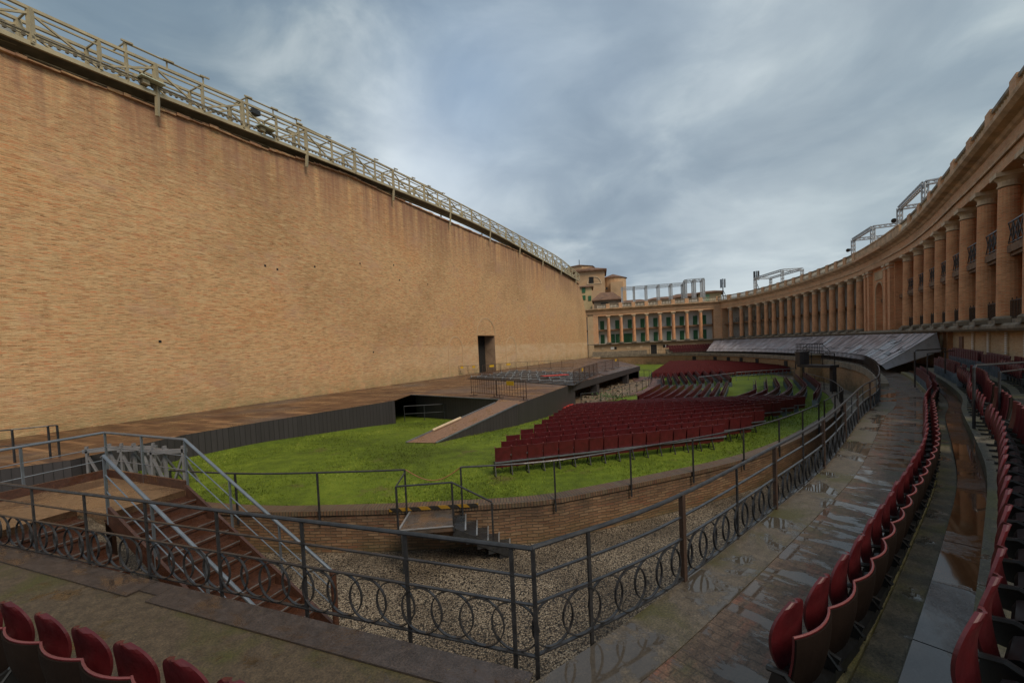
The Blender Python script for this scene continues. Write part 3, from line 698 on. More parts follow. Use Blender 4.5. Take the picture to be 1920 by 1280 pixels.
mb = MB(); mb.prism([(-.3, -.2), (.3, -.2), (.22, .2), (-.22, .2)], -.14, .14); mb.build('cabinet', M_BLACK, e); MB().bar((0, 0, .14), (0, 0, .34), .05).build('bracket', M_BLACK, e)
s = wall_s(26, 10); e = empty('wrapped_lamp', wp(s, OB+.4, bz(s)+.45), math.atan2(wdir.y, wdir.x)); tag(e, 'round lamp wrapped in a white plastic bag on the gantry at the picture edge', 'lamp')
MB().lathe([(.02, -.4), (.28, -.38), (.42, -.15), (.46, .12), (.34, .32), (.12, .42), (.01, .44)], (0, 0, 0), 18).build('plastic_cover', M_WHITE, e)
mb = MB(); mb.bar((-.2, -.2, -.42), (.5, -.2, -.36), .08); mb.build('yoke', M_BEIGE, e)
# ------------------------------------------------------------------ the colonnaded building
BZ, CT, ET, BT = EYE+.15, EYE+6.7, EYE+8.45, EYE+9.45       # column foot, column top, cornice top, balustrade top
cb = empty('colonnade_building', (40, 48, 0)); tag(cb, 'long curving brick arena building with giant columns, cornice and stone balustrade', 'building')
def U_(o): return under(o, cb)
PW = [q for q in KALL]
KALL = pathof([q[0] for q in KALL])
# podium below the columns
U_(MB().sweep(KALL, [(.25, -.2), (.6, -.2), (.6, BZ-.35), (.25, BZ-.35)]).build('podium_wall', M_PODB))
U_(MB().sweep(KALL, [(-.30, BZ-.347), (2.0, BZ-.347), (2.0, BZ-.02), (-.30, BZ-.02), (-.38, BZ-.12), (-.38, BZ-.24)]).build('string_course', M_STONED))
# inner wall of the loggia, mid balcony and ceiling
iw_p = [q for q in KALL]
KSa = [q for q in KALL if q[0].x < 47.2 or q[0].y < 94]
LIM = KALL[len(KS)-1][2]
side = [q for q in KALL if q[2] <= LIM+.2]; far_ = [q for q in KALL if q[2] >= LIM-.2]
SB_ = [q for q in side if q[2] < k_at(1660)]; U_(MB().sweep(SB_, [(1.60, BZ-.01), (1.745, BZ-.01), (1.745, CT-.01), (1.60, CT-.01)]).build('brick_back_wall', M_COLB))
U_(MB().sweep(side, [(1.75, BZ-.02), (2.1, BZ-.02), (2.1, CT), (1.75, CT)]).build('loggia_wall', plain('grey_plaster', (.30, .285, .255), .85, var=.3, vs=.7)))
U_(MB().sweep(far_, [(1.55, BZ-.02), (2.0, BZ-.02), (2.0, CT), (1.55, CT)]).build('loggia_wall', M_PLAST))
U_(MB().sweep(KALL, [(.40, BZ+3.0), (1.54, BZ+3.0), (1.54, BZ+3.34), (.40, BZ+3.34)]).build('balcony_floor', plain('brown_balcony_stone', (.17, .095, .05), .85, var=.3)))
# entablature
U_(MB().sweep(KALL, [(-.36, CT), (2.2, CT), (2.2, ET-.05), (-.40, ET-.62), (-.40, CT+.62), (-.36, CT+.58)]).build('entablature', M_FACB))
U_(MB().sweep(KALL, [(-.401, ET-.62), (-.50, ET-.55), (-.58, ET-.42), (-.85, ET-.34), (-1.0, ET-.20), (-1.02, ET-.04), (-.9, ET), (2.0, ET), (2.0, ET-.03)]).build('cornice', M_STONE))
U_(MB().sweep(KALL, [(-.47, CT+.50), (-.402, CT+.50), (-.402, CT+.62), (-.47, CT+.62)]).build('architrave_moulding', M_STONE))
# columns
def col_mb(rb=.40, rt=.335):
    m = MB(); H = CT-BZ
    prf = [(rb*1.0, .30), (rb*1.0, .6)] + [(rb+(rt-rb)*((z/8.)**1.5), .3+(H-.95)*z/8.) for z in range(1, 9)]
    m.lathe(prf, (0, 0, BZ), 18); return m
def base_mb(rb=.40):
    m = MB(); m.box((0, 0, BZ+.06), (rb*2.7, rb*2.7, .16)); m.lathe([(rb*1.28, .14), (rb*1.32, .20), (rb*1.2, .26), (rb*1.04, .30)], (0, 0, BZ), 18); return m
def cap_mb(rt=.335):
    m = MB(); H = CT-BZ; m.lathe([(rt, H-.62), (rt*1.12, H-.60), (rt*1.12, H-.55), (rt, H-.53), (rt*1.02, H-.36), (rt*1.3, H-.24), (rt*1.36, H-.20), (rt*1.36, H-.19)], (0, 0, BZ), 18)
    m.box((0, 0, CT-.10), (rt*2.95, rt*2.95, .19)); return m
c_proto = None
def place_column(s):
    global c_proto
    p, n = along(KALL, s); rz = math.atan2(n.y, n.x)
    if c_proto is None:
        a = col_mb().build('column', M_COLB); b = base_mb().build('base', M_STONED, a); c = cap_mb().build('capital', M_CAP, a); c_proto = a
        a.location = (p.x, p.y, 0); a.rotation_euler.z = rz; U_(a); return
    a = c_proto.copy(); sc.collection.objects.link(a); a.location = (p.x, p.y, 0); a.rotation_euler.z = rz; a.parent = cb; a.matrix_parent_inverse = c_proto.matrix_parent_inverse.copy()
    for ch in c_proto.children: d = ch.copy(); sc.collection.objects.link(d); d.parent = a
bpy.context.view_layer.update()
side_px = [1371, 1385, 1400, 1414, 1429, 1444.6, 1460, 1476, 1492, 1508, 1525, 1541.6, 1558.4, 1577, 1595, 1613]
far_px = [1141.5, 1165, 1188.5, 1212.5, 1237, 1262, 1287.5, 1314]
right_px = [1703, 1725, 1747, 1771, 1796, 1824, 1856, 1892]
far_s = sorted(k_at(x) for x in far_px); side_s = sorted(k_at(x) for x in side_px); right_s = sorted(k_at(x) for x in right_px)
d_ = right_s[1]-right_s[0]
print('spacing', [round(b-a, 2) for a, b in zip(right_s, right_s[1:])], [round(b-a, 2) for a, b in zip(side_s, side_s[1:])], [round(b-a, 2) for a, b in zip(far_s, far_s[1:])])
def even(a, b, n): return [a+(b-a)*i/(n-1) for i in range(n)]
side_s = even(side_s[0], side_s[-1], 16); far_s = even(far_s[0], far_s[-1], 8); right_s = even(right_s[0], right_s[-1], 8)
dR = right_s[1]-right_s[0]
right_s = [q for q in (right_s[0]-2*dR, right_s[0]-dR) if q > .5]+right_s
for s in far_s+side_s+right_s: place_column(s)
# brick piers that close the ranges
def pier(s0, s1, name='pier', d0=-.30, d1=1.74, z0=BZ-.018, z1=CT-.002, mat=None):
    seg = sect(KALL, s0, s1); return U_(MB().sweep(seg, [(d0, z0), (d1, z0), (d1, z1), (d0, z1)]).build(name, mat or M_FACB))
s1357, s1340 = k_at(1356), k_at(1338); pier(s1357, s1340)
pier(k_at(1122), k_at(1104)) 
pier(k_at(1113), k_at(1102.5), 'corner_pilaster', -.36, .3, -.2, CT+.6, M_PODB)
# central arch bay between two pairs of pilasters
aL, aR = k_at(1676), k_at(1624)     # distances along the curve (near, far)
pm_, pn = along(KALL, (aL+aR)/2); tt = Vector((-pn.y, pn.x)); Lb = aR-aL
def AP(u, o, z): q = pm_+tt*u+pn*o; return (q.x, q.y, z)
sgn = 1 if (along(KALL, aR)[0]-pm_).dot(tt) > 0 else -1
am = MB(); aw, zsp = 2.3, BZ+3.9; hw = Lb/2-.05
def arc_pts(w, zs, n=16): return [(w/2*math.cos(math.pi*k/n), zs+w/2*math.sin(math.pi*k/n)) for k in range(n+1)]
ap = arc_pts(aw, zsp)
am.face([AP(-hw, .0, BZ), AP(-aw/2, .0, BZ), AP(-aw/2, .0, zsp), AP(-hw, .0, zsp)]); am.face([AP(aw/2, .0, BZ), AP(hw, .0, BZ), AP(hw, .0, zsp), AP(aw/2, .0, zsp)])
for (u0, z0), (u1, z1) in zip(ap, ap[1:]):
    am.face([AP(u1, 0, z1), AP(u0, 0, z0), AP(u0, 0, CT), AP(u1, 0, CT)]); am.face([AP(u0, 0, z0), AP(u1, 0, z1), AP(u1, .75, z1), AP(u0, .75, z0)])
am.face([AP(-hw, 0, zsp), AP(-aw/2, 0, zsp), AP(-aw/2, 0, CT), AP(-hw, 0, CT)]); am.face([AP(aw/2, 0, zsp), AP(hw, 0, zsp), AP(hw, 0, CT), AP(aw/2, 0, CT)])
for u in (-aw/2, aw/2): am.face([AP(u, 0, BZ), AP(u, .75, BZ), AP(u, .75, zsp), AP(u, 0, zsp)])
am.face([AP(-aw/2, .75, BZ), AP(aw/2, .75, BZ), AP(aw/2, .75, zsp)] + [AP(u, .75, z) for u, z in ap[1:-1]] + [AP(-aw/2, .75, zsp)])
for u in (-hw, hw): am.face([AP(u, 0, BZ), AP(u, 1.7, BZ), AP(u, 1.7, CT), AP(u, 0, CT)])
U_(am.build('arch_bay', M_COLB))
mm = MB(); prev = None
for u, z in [(aw/2+.08, BZ)]+[(u*1.07, zsp+(z-zsp)*1.07) for u, z in ap]+[(-aw/2-.08, BZ)]:
    if prev: mm.bar(AP(prev[0], -.03, prev[1]), AP(u, -.03, z), .16, .08, up=(pn.x, pn.y, 0))
    prev = (u, z)
mm.bar(AP(-aw/2, -.03, zsp), AP(aw/2, .72, zsp), .01); U_(mm.build('arch_moulding', M_PODB))
m = MB(); m.box(AP(0, -.05, CT-.75), (2.5, .08, .9), rz=math.atan2(tt.y, tt.x)); U_(m.build('inscription_panel', M_PODB))
for u in (-2.6, -1.75, 1.75, 2.6):
    m = MB(); m.box(AP(u*Lb/6., -.17, (BZ+CT)/2), (.62, .34, CT-BZ-.01), rz=math.atan2(tt.y, tt.x)); pl = U_(m.build('pilaster', M_COLB))
    m = MB(); m.box(AP(u*Lb/6., -.2, CT-.12), (.86, .5, .2), rz=math.atan2(tt.y, tt.x)); m.box(AP(u*Lb/6., -.2, CT-.45), (.72, .44, .1), rz=math.atan2(tt.y, tt.x)); c = m.build('capital', M_CAP); c.parent = pl; c.matrix_parent_inverse = cb.matrix_parent_inverse
    c.matrix_parent_inverse = Matrix.Identity(4); c.location = (0, 0, 0)
m = MB(); m.box(AP(0, -.25, (CT+ET)/2-.32), (Lb*.98, .38, ET-CT-.7), rz=math.atan2(tt.y, tt.x)); m.box(AP(0, -1.0, ET-.17), (Lb*1.02, .34, .26), rz=math.atan2(tt.y, tt.x)); U_(m.build('projecting_frieze', M_FACB))
# doors of the loggias: green shutters in the far wing, dark doors behind the curved range
def door_at(s, w, z0, h, off, mat, name='door'):
    p, n = along(KALL, s); q = p+n*off; rz = math.atan2(n.y, n.x)+math.pi/2
    m = MB(); m.box((q.x, q.y, z0+h/2), (w, .08, h), rz=rz)
    for k in range(int(h/.18)): m.box((q.x-n.x*.05, q.y-n.y*.05, z0+.1+k*.18), (w*.84, .03, .10), rz=rz)
    return U_(m.build(name, mat))
dF = far_s[1]-far_s[0]
for k in range(-1, 8):
    s = far_s[0]+(k+.5)*dF          # travelling right to left
    u = s - (.55 if 0 <= k < 7 else (-.1 if k == 7 else .55)) * 1.0
    if k == -1: u = far_s[0]-.95
    door_at(u, .95, BZ+.02, 2.15, 1.52, M_GREEN); door_at(u, .95, BZ+3.36, 2.1, 1.52, M_GREEN)
door_at(far_s[-1]-dF*1.5+.1, 1.7, BZ+.02, 2.15, 1.51, M_GREEN)
door_at(far_s[-1]-.9, .9, BZ+.02, 2.15, 1.50, M_GREEN)
dS = side_s[1]-side_s[0]
for i, s in enumerate(side_s[:-1]):
    door_at(s+dS*.5, .9, BZ+.02, 2.1, 1.72, M_STONED); door_at(s+dS*.5, .9, BZ+3.36, 2.1, 1.72, M_STONED)
for i, s in enumerate(right_s[:-1]): door_at(s+dR*.5, 1.0, BZ+.02, 2.3, 1.72, M_STONED); door_at(s+dR*.5, 1.0, BZ+3.36, 2.2, 1.72, M_STONED)
# iron railings between the nearer columns, on both storeys
def bay_rail(s0, s1, zb, h, o=-.05, curl=True):
    p0, n0 = along(KALL, s0+.45); p1, n1 = along(KALL, s1-.45); a = p0+n0*o; b = p1+n1*o; m = MB()
    A = lambda k, z: (a.x+(b.x-a.x)*k, a.y+(b.y-a.y)*k, z)
    m.bar(A(0, zb+h), A(1, zb+h), .05); m.bar(A(0, zb+.08), A(1, zb+.08), .04)
    n = 13
    for k in range(n+1):
        if curl: m.bar(A(k/n, zb+.05), A(k/n, zb+h+(.12 if k % 3 == 0 else 0)), .025)
    if not curl:
        for k in range(4):
            m.bar(A(k/4, zb+.08), A((k+1)/4, zb+h), .03); m.bar(A((k+1)/4, zb+.08), A(k/4, zb+h), .03); m.bar(A(k/4, zb), A(k/4, zb+h), .04)
    return U_(m.build('iron_railing', M_IRON))
for a, b in zip(right_s, right_s[1:]): bay_rail(a, b, BZ, .95); bay_rail(a, b, BZ+3.34, .95, -.12, False)
for a, b in zip(right_s, right_s[1:]):
    (p0, n0), (p1, n1) = along(KALL, a+.42), along(KALL, b-.42); A_, B_ = p0+n0*.1, p1+n1*.1; m = MB(); m.bar((A_.x, A_.y, BZ+3.17), (B_.x, B_.y, BZ+3.17), .52, .32); m.bar((A_.x, A_.y, BZ+2.93), (B_.x, B_.y, BZ+2.93), .34, .14); U_(m.build('balcony_slab', MATS['brown_balcony_stone']))
for a, b in zip(side_s, side_s[1:]): bay_rail(a, b, BZ+3.34, .85, .5, False)
# masonry balcony brackets
# balustrade on the roof edge, bay by bay
piers_s = []
M_BALU = plain('pale_baluster_stone', (.60, .54, .44), .8, var=.25, vs=2.)
def balustrade(slist):
    for a, b in zip(slist, slist[1:]):
        p0, n0 = along(KALL, a); p1, n1 = along(KALL, b); m = MB(); A = lambda k, z, o=-.45: (p0.x+(p1.x-p0.x)*k+n0.x*o, p0.y+(p1.y-p0.y)*k+n0.y*o, z)
        m.bar(A(0.12, BT-.08), A(.88, BT-.08), .32, .15); m.bar(A(.12, ET+.085), A(.88, ET+.085), .32, .16)
        rz = math.atan2(p1.y-p0.y, p1.x-p0.x)
        nf = len(m.f); nbl = 7
        for k in range(nbl):
            c = A(.17+.66*k/(nbl-1), ET+.165); m.lathe([(.085, 0), (.07, .06), (.12, .2), (.10, .32), (.055, .48), (.08, .62), (.085, BT-ET-.322)], c, 7)
        bo = U_(m.build('balustrade', M_STONED)); bo.data.materials.append(M_BALU)
        for pi in range(nf, len(bo.data.polygons)): bo.data.polygons[pi].material_index = 1
        m = MB(); m.box(A(0, (ET+BT)/2+.03), (dR*.24, .42, BT-ET+.05), rz=rz); U_(m.build('balustrade_pier', M_FACB))
balustrade(right_s); balustrade(even(aR+.3, side_s[0]-.1, 3) if False else side_s); balustrade([side_s[-1]+0, s1357+1.2]+far_s+[far_s[-1]+dF])
def parapet(s0, s1):
    seg = sect(KALL, s0, s1); U_(MB().sweep(seg, [(-.6, ET+.003), (-.2, ET+.003), (-.2, BT), (-.66, BT), (-.66, BT-.12), (-.6, BT-.12)]).build('parapet', M_STONE))
parapet(right_s[-1], side_s[0]); 
# roof slab behind the parapet
U_(MB().sweep(KALL, [(2.001, ET-.3), (9., ET-.3), (9., ET+.1), (2.001, ET+.1)]).build('roof', M_ROOF))
# little white louvres and the brown door in the podium on the right
for px in (1815, 1843, 1875.5, 1910):
    s = k_at(px, -1.); p, n = along(KALL, s); rz = math.atan2(n.y, n.x)+math.pi/2; q = p+n*.22
    m = MB(); m.box((q.x, q.y, EYE-.80), (.30, .06, 1.0), rz=rz)
    lo = U_(m.build('louvre', M_PODB)); m = MB()
    for k in range(10): m.box((q.x-n.x*.04, q.y-n.y*.04, EYE-1.27+k*.105), (.26, .05, .062), rz=rz)
    sl_ = m.build('slats', M_WHITE); sl_.parent = lo; sl_.matrix_parent_inverse = Matrix.Identity(4)
s = k_at(1793, -1.); p, n = along(KALL, s); rz = math.atan2(n.y, n.x)+math.pi/2; q = p+n*.22
m = MB(); m.box((q.x, q.y, EYE-1.15), (.85, .07, 1.25), rz=rz); U_(m.build('door', plain('old_brown_door', (.16, .075, .04), .6)))
m = MB(); 
for px in (1752, 1768, 1776):
    p, n = along(KALL, k_at(px, -1.)); q = p+n*.12; m = MB(); m.box((q.x, q.y, (BZ-.35)/2+.9), (.26, .26, BZ-.36-1.8), rz=rz); U_(m.build('rusty_strip', plain('rust_stained_post', (.30, .13, .05), .7) if 'rust_stained_post' not in MATS else MATS['rust_stained_post']))
# openings in the podium of the far wing
def far_box(px0, px1, z0, z1, mat, name, off=.2, dp=.06):
    a, b = k_at(px0, z0-EYE), k_at(px1, z0-EYE); p0, n0 = along(KALL, a); p1, n1 = along(KALL, b); c = (p0+p1)/2+n0*off
    m = MB(); m.box((c.x, c.y, (z0+z1)/2), ((p1-p0).length, dp, z1-z0), rz=math.atan2((p1-p0).y, (p1-p0).x)); return U_(m.build(name, mat))
far_box(1220.5, 1232, EYE-2.9, EYE-.65, M_DARK, 'door'); far_box(1219.5, 1220.6, EYE-2.9, EYE-.6, M_CAP, 'door_frame', .17); far_box(1232, 1233, EYE-2.9, EYE-.6, M_CAP, 'door_frame', .17)
for a, b, mt in ((1145, 1151.5, M_WHITE), (1152.5, 1156.5, M_DARK), (1243.5, 1247.5, M_DARK), (1248, 1249.5, M_WHITE), (1249.8, 1253.5, M_DARK), (1128, 1133, M_PLASTC), (1175, 1182, M_PLASTC), (1200, 1205, M_PLASTC), (1273, 1278, M_PLASTC), (1298, 1305, M_PLASTC)):
    far_box(a, b, EYE-1.35, EYE-.75, mt, 'podium_window')
# ------------------------------------------------------------------ stepped terraces in front of the far wing
KFp = [q for q in KALL if q[2] > LIM+1]
sA, sB = k_at(1212, -2.), k_at(1112, -2.)
ft = empty('stone_steps', (24, 98, 0)); tag(ft, 'worn stone steps rising to the foot of the far wing beside the great wall', 'steps')
for k in range(5):
    seg = sect(KALL, sA, sB); under(MB().sweep(seg, [(-1.0-.8*(k+1), 1.5), (-1.0-.8*k-.002, 1.5), (-1.0-.8*k-.002, EYE-1.75-.3*k), (-1.0-.8*(k+1), EYE-1.75-.3*k)]).build('step', M_STONED), ft)
seg = sect(KALL, sA, sB)
fw = MB().sweep(seg, [(-5.6, -.2), (-5.3, -.2), (-5.3, EYE-2.9), (-5.6, EYE-2.9)]).build('low_wall', M_PODB); tag(fw, 'low pale brick wall with small dark slots below the worn stone steps', 'wall')
M = MB(); 
for px in (1169.5, 1176, 1194, 1201):
    sq = k_at(px, -3.5); p, n = along(KALL, sq); q = p-n*5.63; M = MB(); M.box((q.x, q.y, EYE-3.9), (.55, .08, .8), rz=math.atan2(n.y, n.x)+math.pi/2); o = M.build('slot', M_DARK); o.parent = fw
# ------------------------------------------------------------------ grey sheets over the seating of the curved range
tp = empty('tarpaulin_cover', (33, 40, 0)); tag(tp, 'grey tarpaulin sheets held by battens, sloping from the columns down over the curved seating', 'tarpaulin')
def tarp_edge(sW):
    p, n = along(WP, sW); q = p+n*.55
    return Vector((q.x, q.y, EYE-2.18))
def w_at(px, h=-2.3):
    best = None
    for i in range(len(WP)-1):
        a, b = WP[i][0], WP[i+1][0]
        if a.y < 17: continue
        x0, x1 = proj_x(a.x, a.y, h), proj_x(b.x, b.y, h)
        if (x0-px)*(x1-px) <= 0 and x0 != x1: 
            r = WP[i][2]+(px-x0)/(x1-x0)*(WP[i+1][2]-WP[i][2])
            if best is None: best = r
    return best
sk0, sk1 = k_at(1774, -.2), k_at(1338, -.2)
# nearest lower corner close to px 1652, 697; farthest close to px 1328, 662
sw0 = 31.0; sw1 = None
for q in WP:
    if q[0].y > 80 and sw1 is None: sw1 = q[2]
swn = min((abs(proj_x(tarp_edge(q[2]).x, tarp_edge(q[2]).y, -2.18)-1653)+ (100 if q[0].y > 40 else 0), q[2]) for q in WP if q[0].y > 20)[1]
NT = 66; tm = MB(); T_ = []
for i in range(NT+1):
    k = i/NT; p, n = along(KALL, sk0+(sk1-sk0)*k); top = Vector((p.x-n.x*.45, p.y-n.y*.45, BZ-.42)); bot = tarp_edge(swn+(sw1-swn)*k)
    T_.append((top, bot))
rt_ = random.Random(11); SG = 8; waves = [[rt_.uniform(-.06, .06) for _ in range(SG+1)] for _ in range(NT+1)]
def TP(i, j):
    a, b = T_[i]; k = j/SG; v = a.lerp(b, k); v.z -= .16*math.sin(math.pi*k)*(0 if i == 0 else .5+.5*math.sin(i*1.7)) ; v.z += waves[i][j]*(0 if j in (0, SG) or i == 0 else 1); return v
for i in range(NT):
    for j in range(SG):
        tm.face([TP(i, j), TP(i, j+1), TP(i+1, j+1), TP(i+1, j)], uv=[(i, j), (i, j+1), (i+1, j+1), (i+1, j)], smooth=True)
under(tm.build('sheeting', M_TARP), tp)
for i in list(range(0, NT, 2)):
    m = MB(); w_ = .12 if i % 2 else .05
    for j in range(SG): 
        a, b = TP(i, j), TP(i, j+1); a = a+Vector((0, 0, .035)); b = b+Vector((0, 0, .035)); m.bar(a, b, w_, .03)
    under(m.build('batten', M_WOOD if i % 2 else M_ALU), tp)
for (i0, j0, w, h) in ((7, 2, 3, 3), (9, 5, 2, 2), (4, 5, 2, 2), (16, 4, 1, 3), (28, 1, 1, 4), (40, 3, 1, 4)):
    m = MB()
    for i in range(i0, i0+w):
        for j in range(j0, j0+h):
            m.face([TP(i, j)+Vector((0, 0, .02)), TP(i, j+1)+Vector((0, 0, .02)), TP(i+1, j+1)+Vector((0, 0, .02)), TP(i+1, j)+Vector((0, 0, .02))], smooth=True)
    under(m.build('clear_sheet', M_TARPL), tp)
for i in (1, 3, 7, 8, 10, 13, 18, 23, 29, 35):
    m = MB(); j = 1+(i*3) % 5
    for d in range(3):
        if i+d+1 <= NT: a, b = TP(i+d, j), TP(i+d+1, min(SG, j+(i % 2))); m.bar(a+Vector((0, 0, .04)), b+Vector((0, 0, .04)), .035)
    under(m.build('rope', M_BLACK), tp)
# side curtain of the nearest end
m = MB(); a, b = TP(0, 0), TP(0, SG); 
for j in range(SG):
    p_, q_ = TP(0, j), TP(0, j+1); zb = lambda k: EYE-1.5-(k/SG)*.95
    m.face([p_, q_, (q_.x+.15, q_.y-.15, min(q_.z-.02, zb(j+1))), (p_.x+.15, p_.y-.15, zb(j))], smooth=True)
under(m.build('side_curtain', M_TARPL), tp)
# ------------------------------------------------------------------ stage
SP = {k: at(a, b, -2.9) for k, (a, b) in dict(a=(0, 880), b=(132, 862), c=(347, 814.5), d=(494, 790), e=(740, 750.6), f=(770, 740), g=(935, 749), h=(987, 751.7), i=(1072, 720), j=(1200, 686)).items()}
stg = empty('stage', (SP['e'].x, SP['e'].y, 0)); tag(stg, 'long low stage of wet brown boards with a charcoal skirt, against the great wall', 'stage')
def S_(o): return under(o, stg)
stD = wall_s(1131, -2.9); endp = SP['j']+ (Vector(wp(wall_s(1104, -2.9), 0)[:2])-SP['j'])*.0
w0, w1 = Vector(wp(-14, .02)[:2]), Vector(wp(wall_s(1101, -2.9), .02)[:2])
far_c = at(1150, 674.5, -2.9)
front = [SP['a']+(SP['a']-SP['b'])*4, SP['a'], SP['b'], SP['c'], SP['d'], SP['e'], SP['f'], SP['g'], SP['h'], SP['i'], SP['j'], far_c]
poly = [tuple(p) for p in front] + [tuple(w1), tuple(w0)]
dm = MB()
def duv(p): q = Vector(p[:2])-WD0; return (q.dot(wn_), q.dot(wdir))
from mathutils.geometry import tessellate_polygon
tri = tessellate_polygon([[Vector((p[0], p[1], 0)) for p in poly]])
for t_ in tri:
    P = [(poly[i][0], poly[i][1], STZ) for i in t_]
    n = (Vector(P[1])-Vector(P[0])).cross(Vector(P[2])-Vector(P[0]))
    if n.z < 0: P = P[::-1]
    dm.face(P, uv=[duv((p[0], p[1])) for p in P])
S_(dm.build('deck', M_DECK))
def skirt(a, b, zt=STZ-.004, zb=None, th=.12, mat=None, name='skirt'):
    m = MB(); n = max(1, int((b-a).length/1.5)); t = (b-a).normalized(); q = Vector((t.y, -t.x))
    for k in range(n):
        p0, p1 = a.lerp(b, k/n), a.lerp(b, (k+1)/n)
        z0, z1 = (zb if zb is not None else gz(*p0)-.1), (zb if zb is not None else gz(*p1)-.1)
        for o in (0, -th): m.face([(p0.x+q.x*o, p0.y+q.y*o, z0), (p1.x+q.x*o, p1.y+q.y*o, z1), (p1.x+q.x*o, p1.y+q.y*o, zt), (p0.x+q.x*o, p0.y+q.y*o, zt)][::(1 if o == 0 else -1)], uv=[(k*1.5, z0), (k*1.5+1.5, z1), (k*1.5+1.5, zt), (k*1.5, zt)][::(1 if o == 0 else -1)])
    for p, z in ((a, 0), (b, 0)):
        zz = zb if zb is not None else gz(*p)-.1; m.face([(p.x, p.y, zz), (p.x-q.x*th, p.y-q.y*th, zz), (p.x-q.x*th, p.y-q.y*th, zt), (p.x, p.y, zt)])
    m.face([(a.x, a.y, zt), (b.x, b.y, zt), (b.x-q.x*th, b.y-q.y*th, zt), (a.x-q.x*th, a.y-q.y*th, zt)])
    return S_(m.build(name, mat or M_SKIRT))
skirt(front[0], SP['a']); skirt(SP['a'], SP['b']); skirt(SP['b'], SP['c'], zb=.6); skirt(SP['c'], SP['d']); skirt(SP['d'], SP['e'])
skirt(SP['f']+Vector((.2, .6)), SP['g'], mat=M_SKIRT); skirt(SP['g'], SP['g']+Vector((.3, -.4)))
m = MB(); m.bar((SP['f'].x, SP['f'].y, STZ+.02), (SP['g'].x, SP['g'].y, STZ+.02), .10, .05); S_(m.build('edge_trim', M_GALV))
skirt(SP['h'], SP['i'])
def fascia(a, b): return skirt(a, b, zb=STZ-.55, name='fascia')
fascia(SP['i'], SP['j'])
back = [p+Vector((-wn_.x, -wn_.y))*2.6 for p in (SP['i'], SP['j'])]
skirt(back[0], back[1], zb=0.1, name='recess_wall', mat=M_TRB)
for px in (1076, 1122, 1178):
    k = (px-1072)/128.; 
    best = min((abs(proj_x(*(SP['i'].lerp(SP['j'], q/100)), -3.)-px), q) for q in range(101))[1]/100
    p = SP['i'].lerp(SP['j'], best)+Vector((-wn_.x, -wn_.y))*.35; m = MB(); m.box((p.x, p.y, STZ/2+.1), (.55, .9, STZ-.25), rz=math.atan2(wn_.y, wn_.x)); S_(m.build('support_pillar', M_SKIRT))
skirt(SP['j']+Vector((.0, .4)), far_c)
# side rail by the hatch of the stage front
def rail(name, pts, zs, posts, label, cat='railing', r=.022, pr=.018, mids=(), mat=None, pz=None, group=None, sub=True):
    """pts: plan points, zs: top heights, posts: (x, y, z0, z1)"""
    root = empty(name, (pts[0][0], pts[0][1], 0)); tag(root, label, cat, group)
    P = [(p[0], p[1], z) for p, z in zip(pts, zs)]
    under(MB().tube(P, r, 6).build('top_rail', mat or M_IRON), root)
    for d in mids: under(MB().tube([(p[0], p[1], p[2]-d) for p in P], r*.7, 5).build('middle_rail', mat or M_IRON), root)
    for x, y, z0, z1 in posts: under(MB().bar((x, y, z0), (x, y, z1), pr*2).build('post', mat or M_IRON), root)
    return root
a, b = at(752, 764, -3.3), at(798, 762, -3.3)
q1, q2 = SP['e']+Vector((.3, 1.)), SP['e']+Vector((2.8, 1.4))
rail('handrail', [q1, q2], [gz(*q1)+1., gz(*q2)+1.], [(p.x, p.y, gz(*p)-.05, gz(*p)+1.) for p in (q1, (q1+q2)/2, q2)], 'thin handrail inside the dark recess in the stage front', mids=(.5,))
# ramp
r0, r1 = at(928.6, 756, -2.93), at(970, 759.4, -2.93); b0, b1 = at(762, 837, -4.0), at(818, 840, -4.05)
rp = empty('ramp', (b0.x, b0.y, 0)); tag(rp, 'brown plywood ramp rising from the lawn to the stage', 'ramp')
zb0, zb1 = gz(*b0)+.03, gz(*b1)+.03; m = MB(); nn = 10
for k in range(nn):
    A0, A1, B0, B1 = b0.lerp(r0, k/nn), b0.lerp(r0, (k+1)/nn), b1.lerp(r1, k/nn), b1.lerp(r1, (k+1)/nn)
    z = lambda c, u: c+(STZ-.0-c)*u
    m.face([(A0.x, A0.y, z(zb0, k/nn)), (B0.x, B0.y, z(zb1, k/nn)), (B1.x, B1.y, z(zb1, (k+1)/nn)), (A1.x, A1.y, z(zb0, (k+1)/nn))])
m.face([(r0.x, r0.y, STZ), (r1.x, r1.y, STZ), (SP['h'].x, SP['h'].y, STZ+.004), (SP['g'].x, SP['g'].y, STZ+.004)])
under(m.build('ramp_floor', M_RAMPW), rp)
m = MB()
for (p, q, zz) in ((b0, r0, zb0), (b1, r1, zb1)):
    m = MB(); g0, g1 = gz(*p)-.1, gz(*q)-.1
    m.face([(p.x, p.y, g0), (q.x, q.y, g1), (q.x, q.y, STZ-.005), (p.x, p.y, zz-.005)]); 
    under(m.build('ramp_side', M_SKIRT), rp)
    under(MB().bar((p.x, p.y, zz+.01), (q.x, q.y, STZ+.02), .07, .05).build('edge_strip', M_GALV), rp)
m = MB(); m.face([(r1.x, r1.y, gz(*r1)-.1), (SP['h'].x, SP['h'].y, gz(*SP['h'])-.1), (SP['h'].x, SP['h'].y, STZ-.006), (r1.x, r1.y, STZ-.006)]); under(m.build('ramp_side', M_SKIRT), rp)
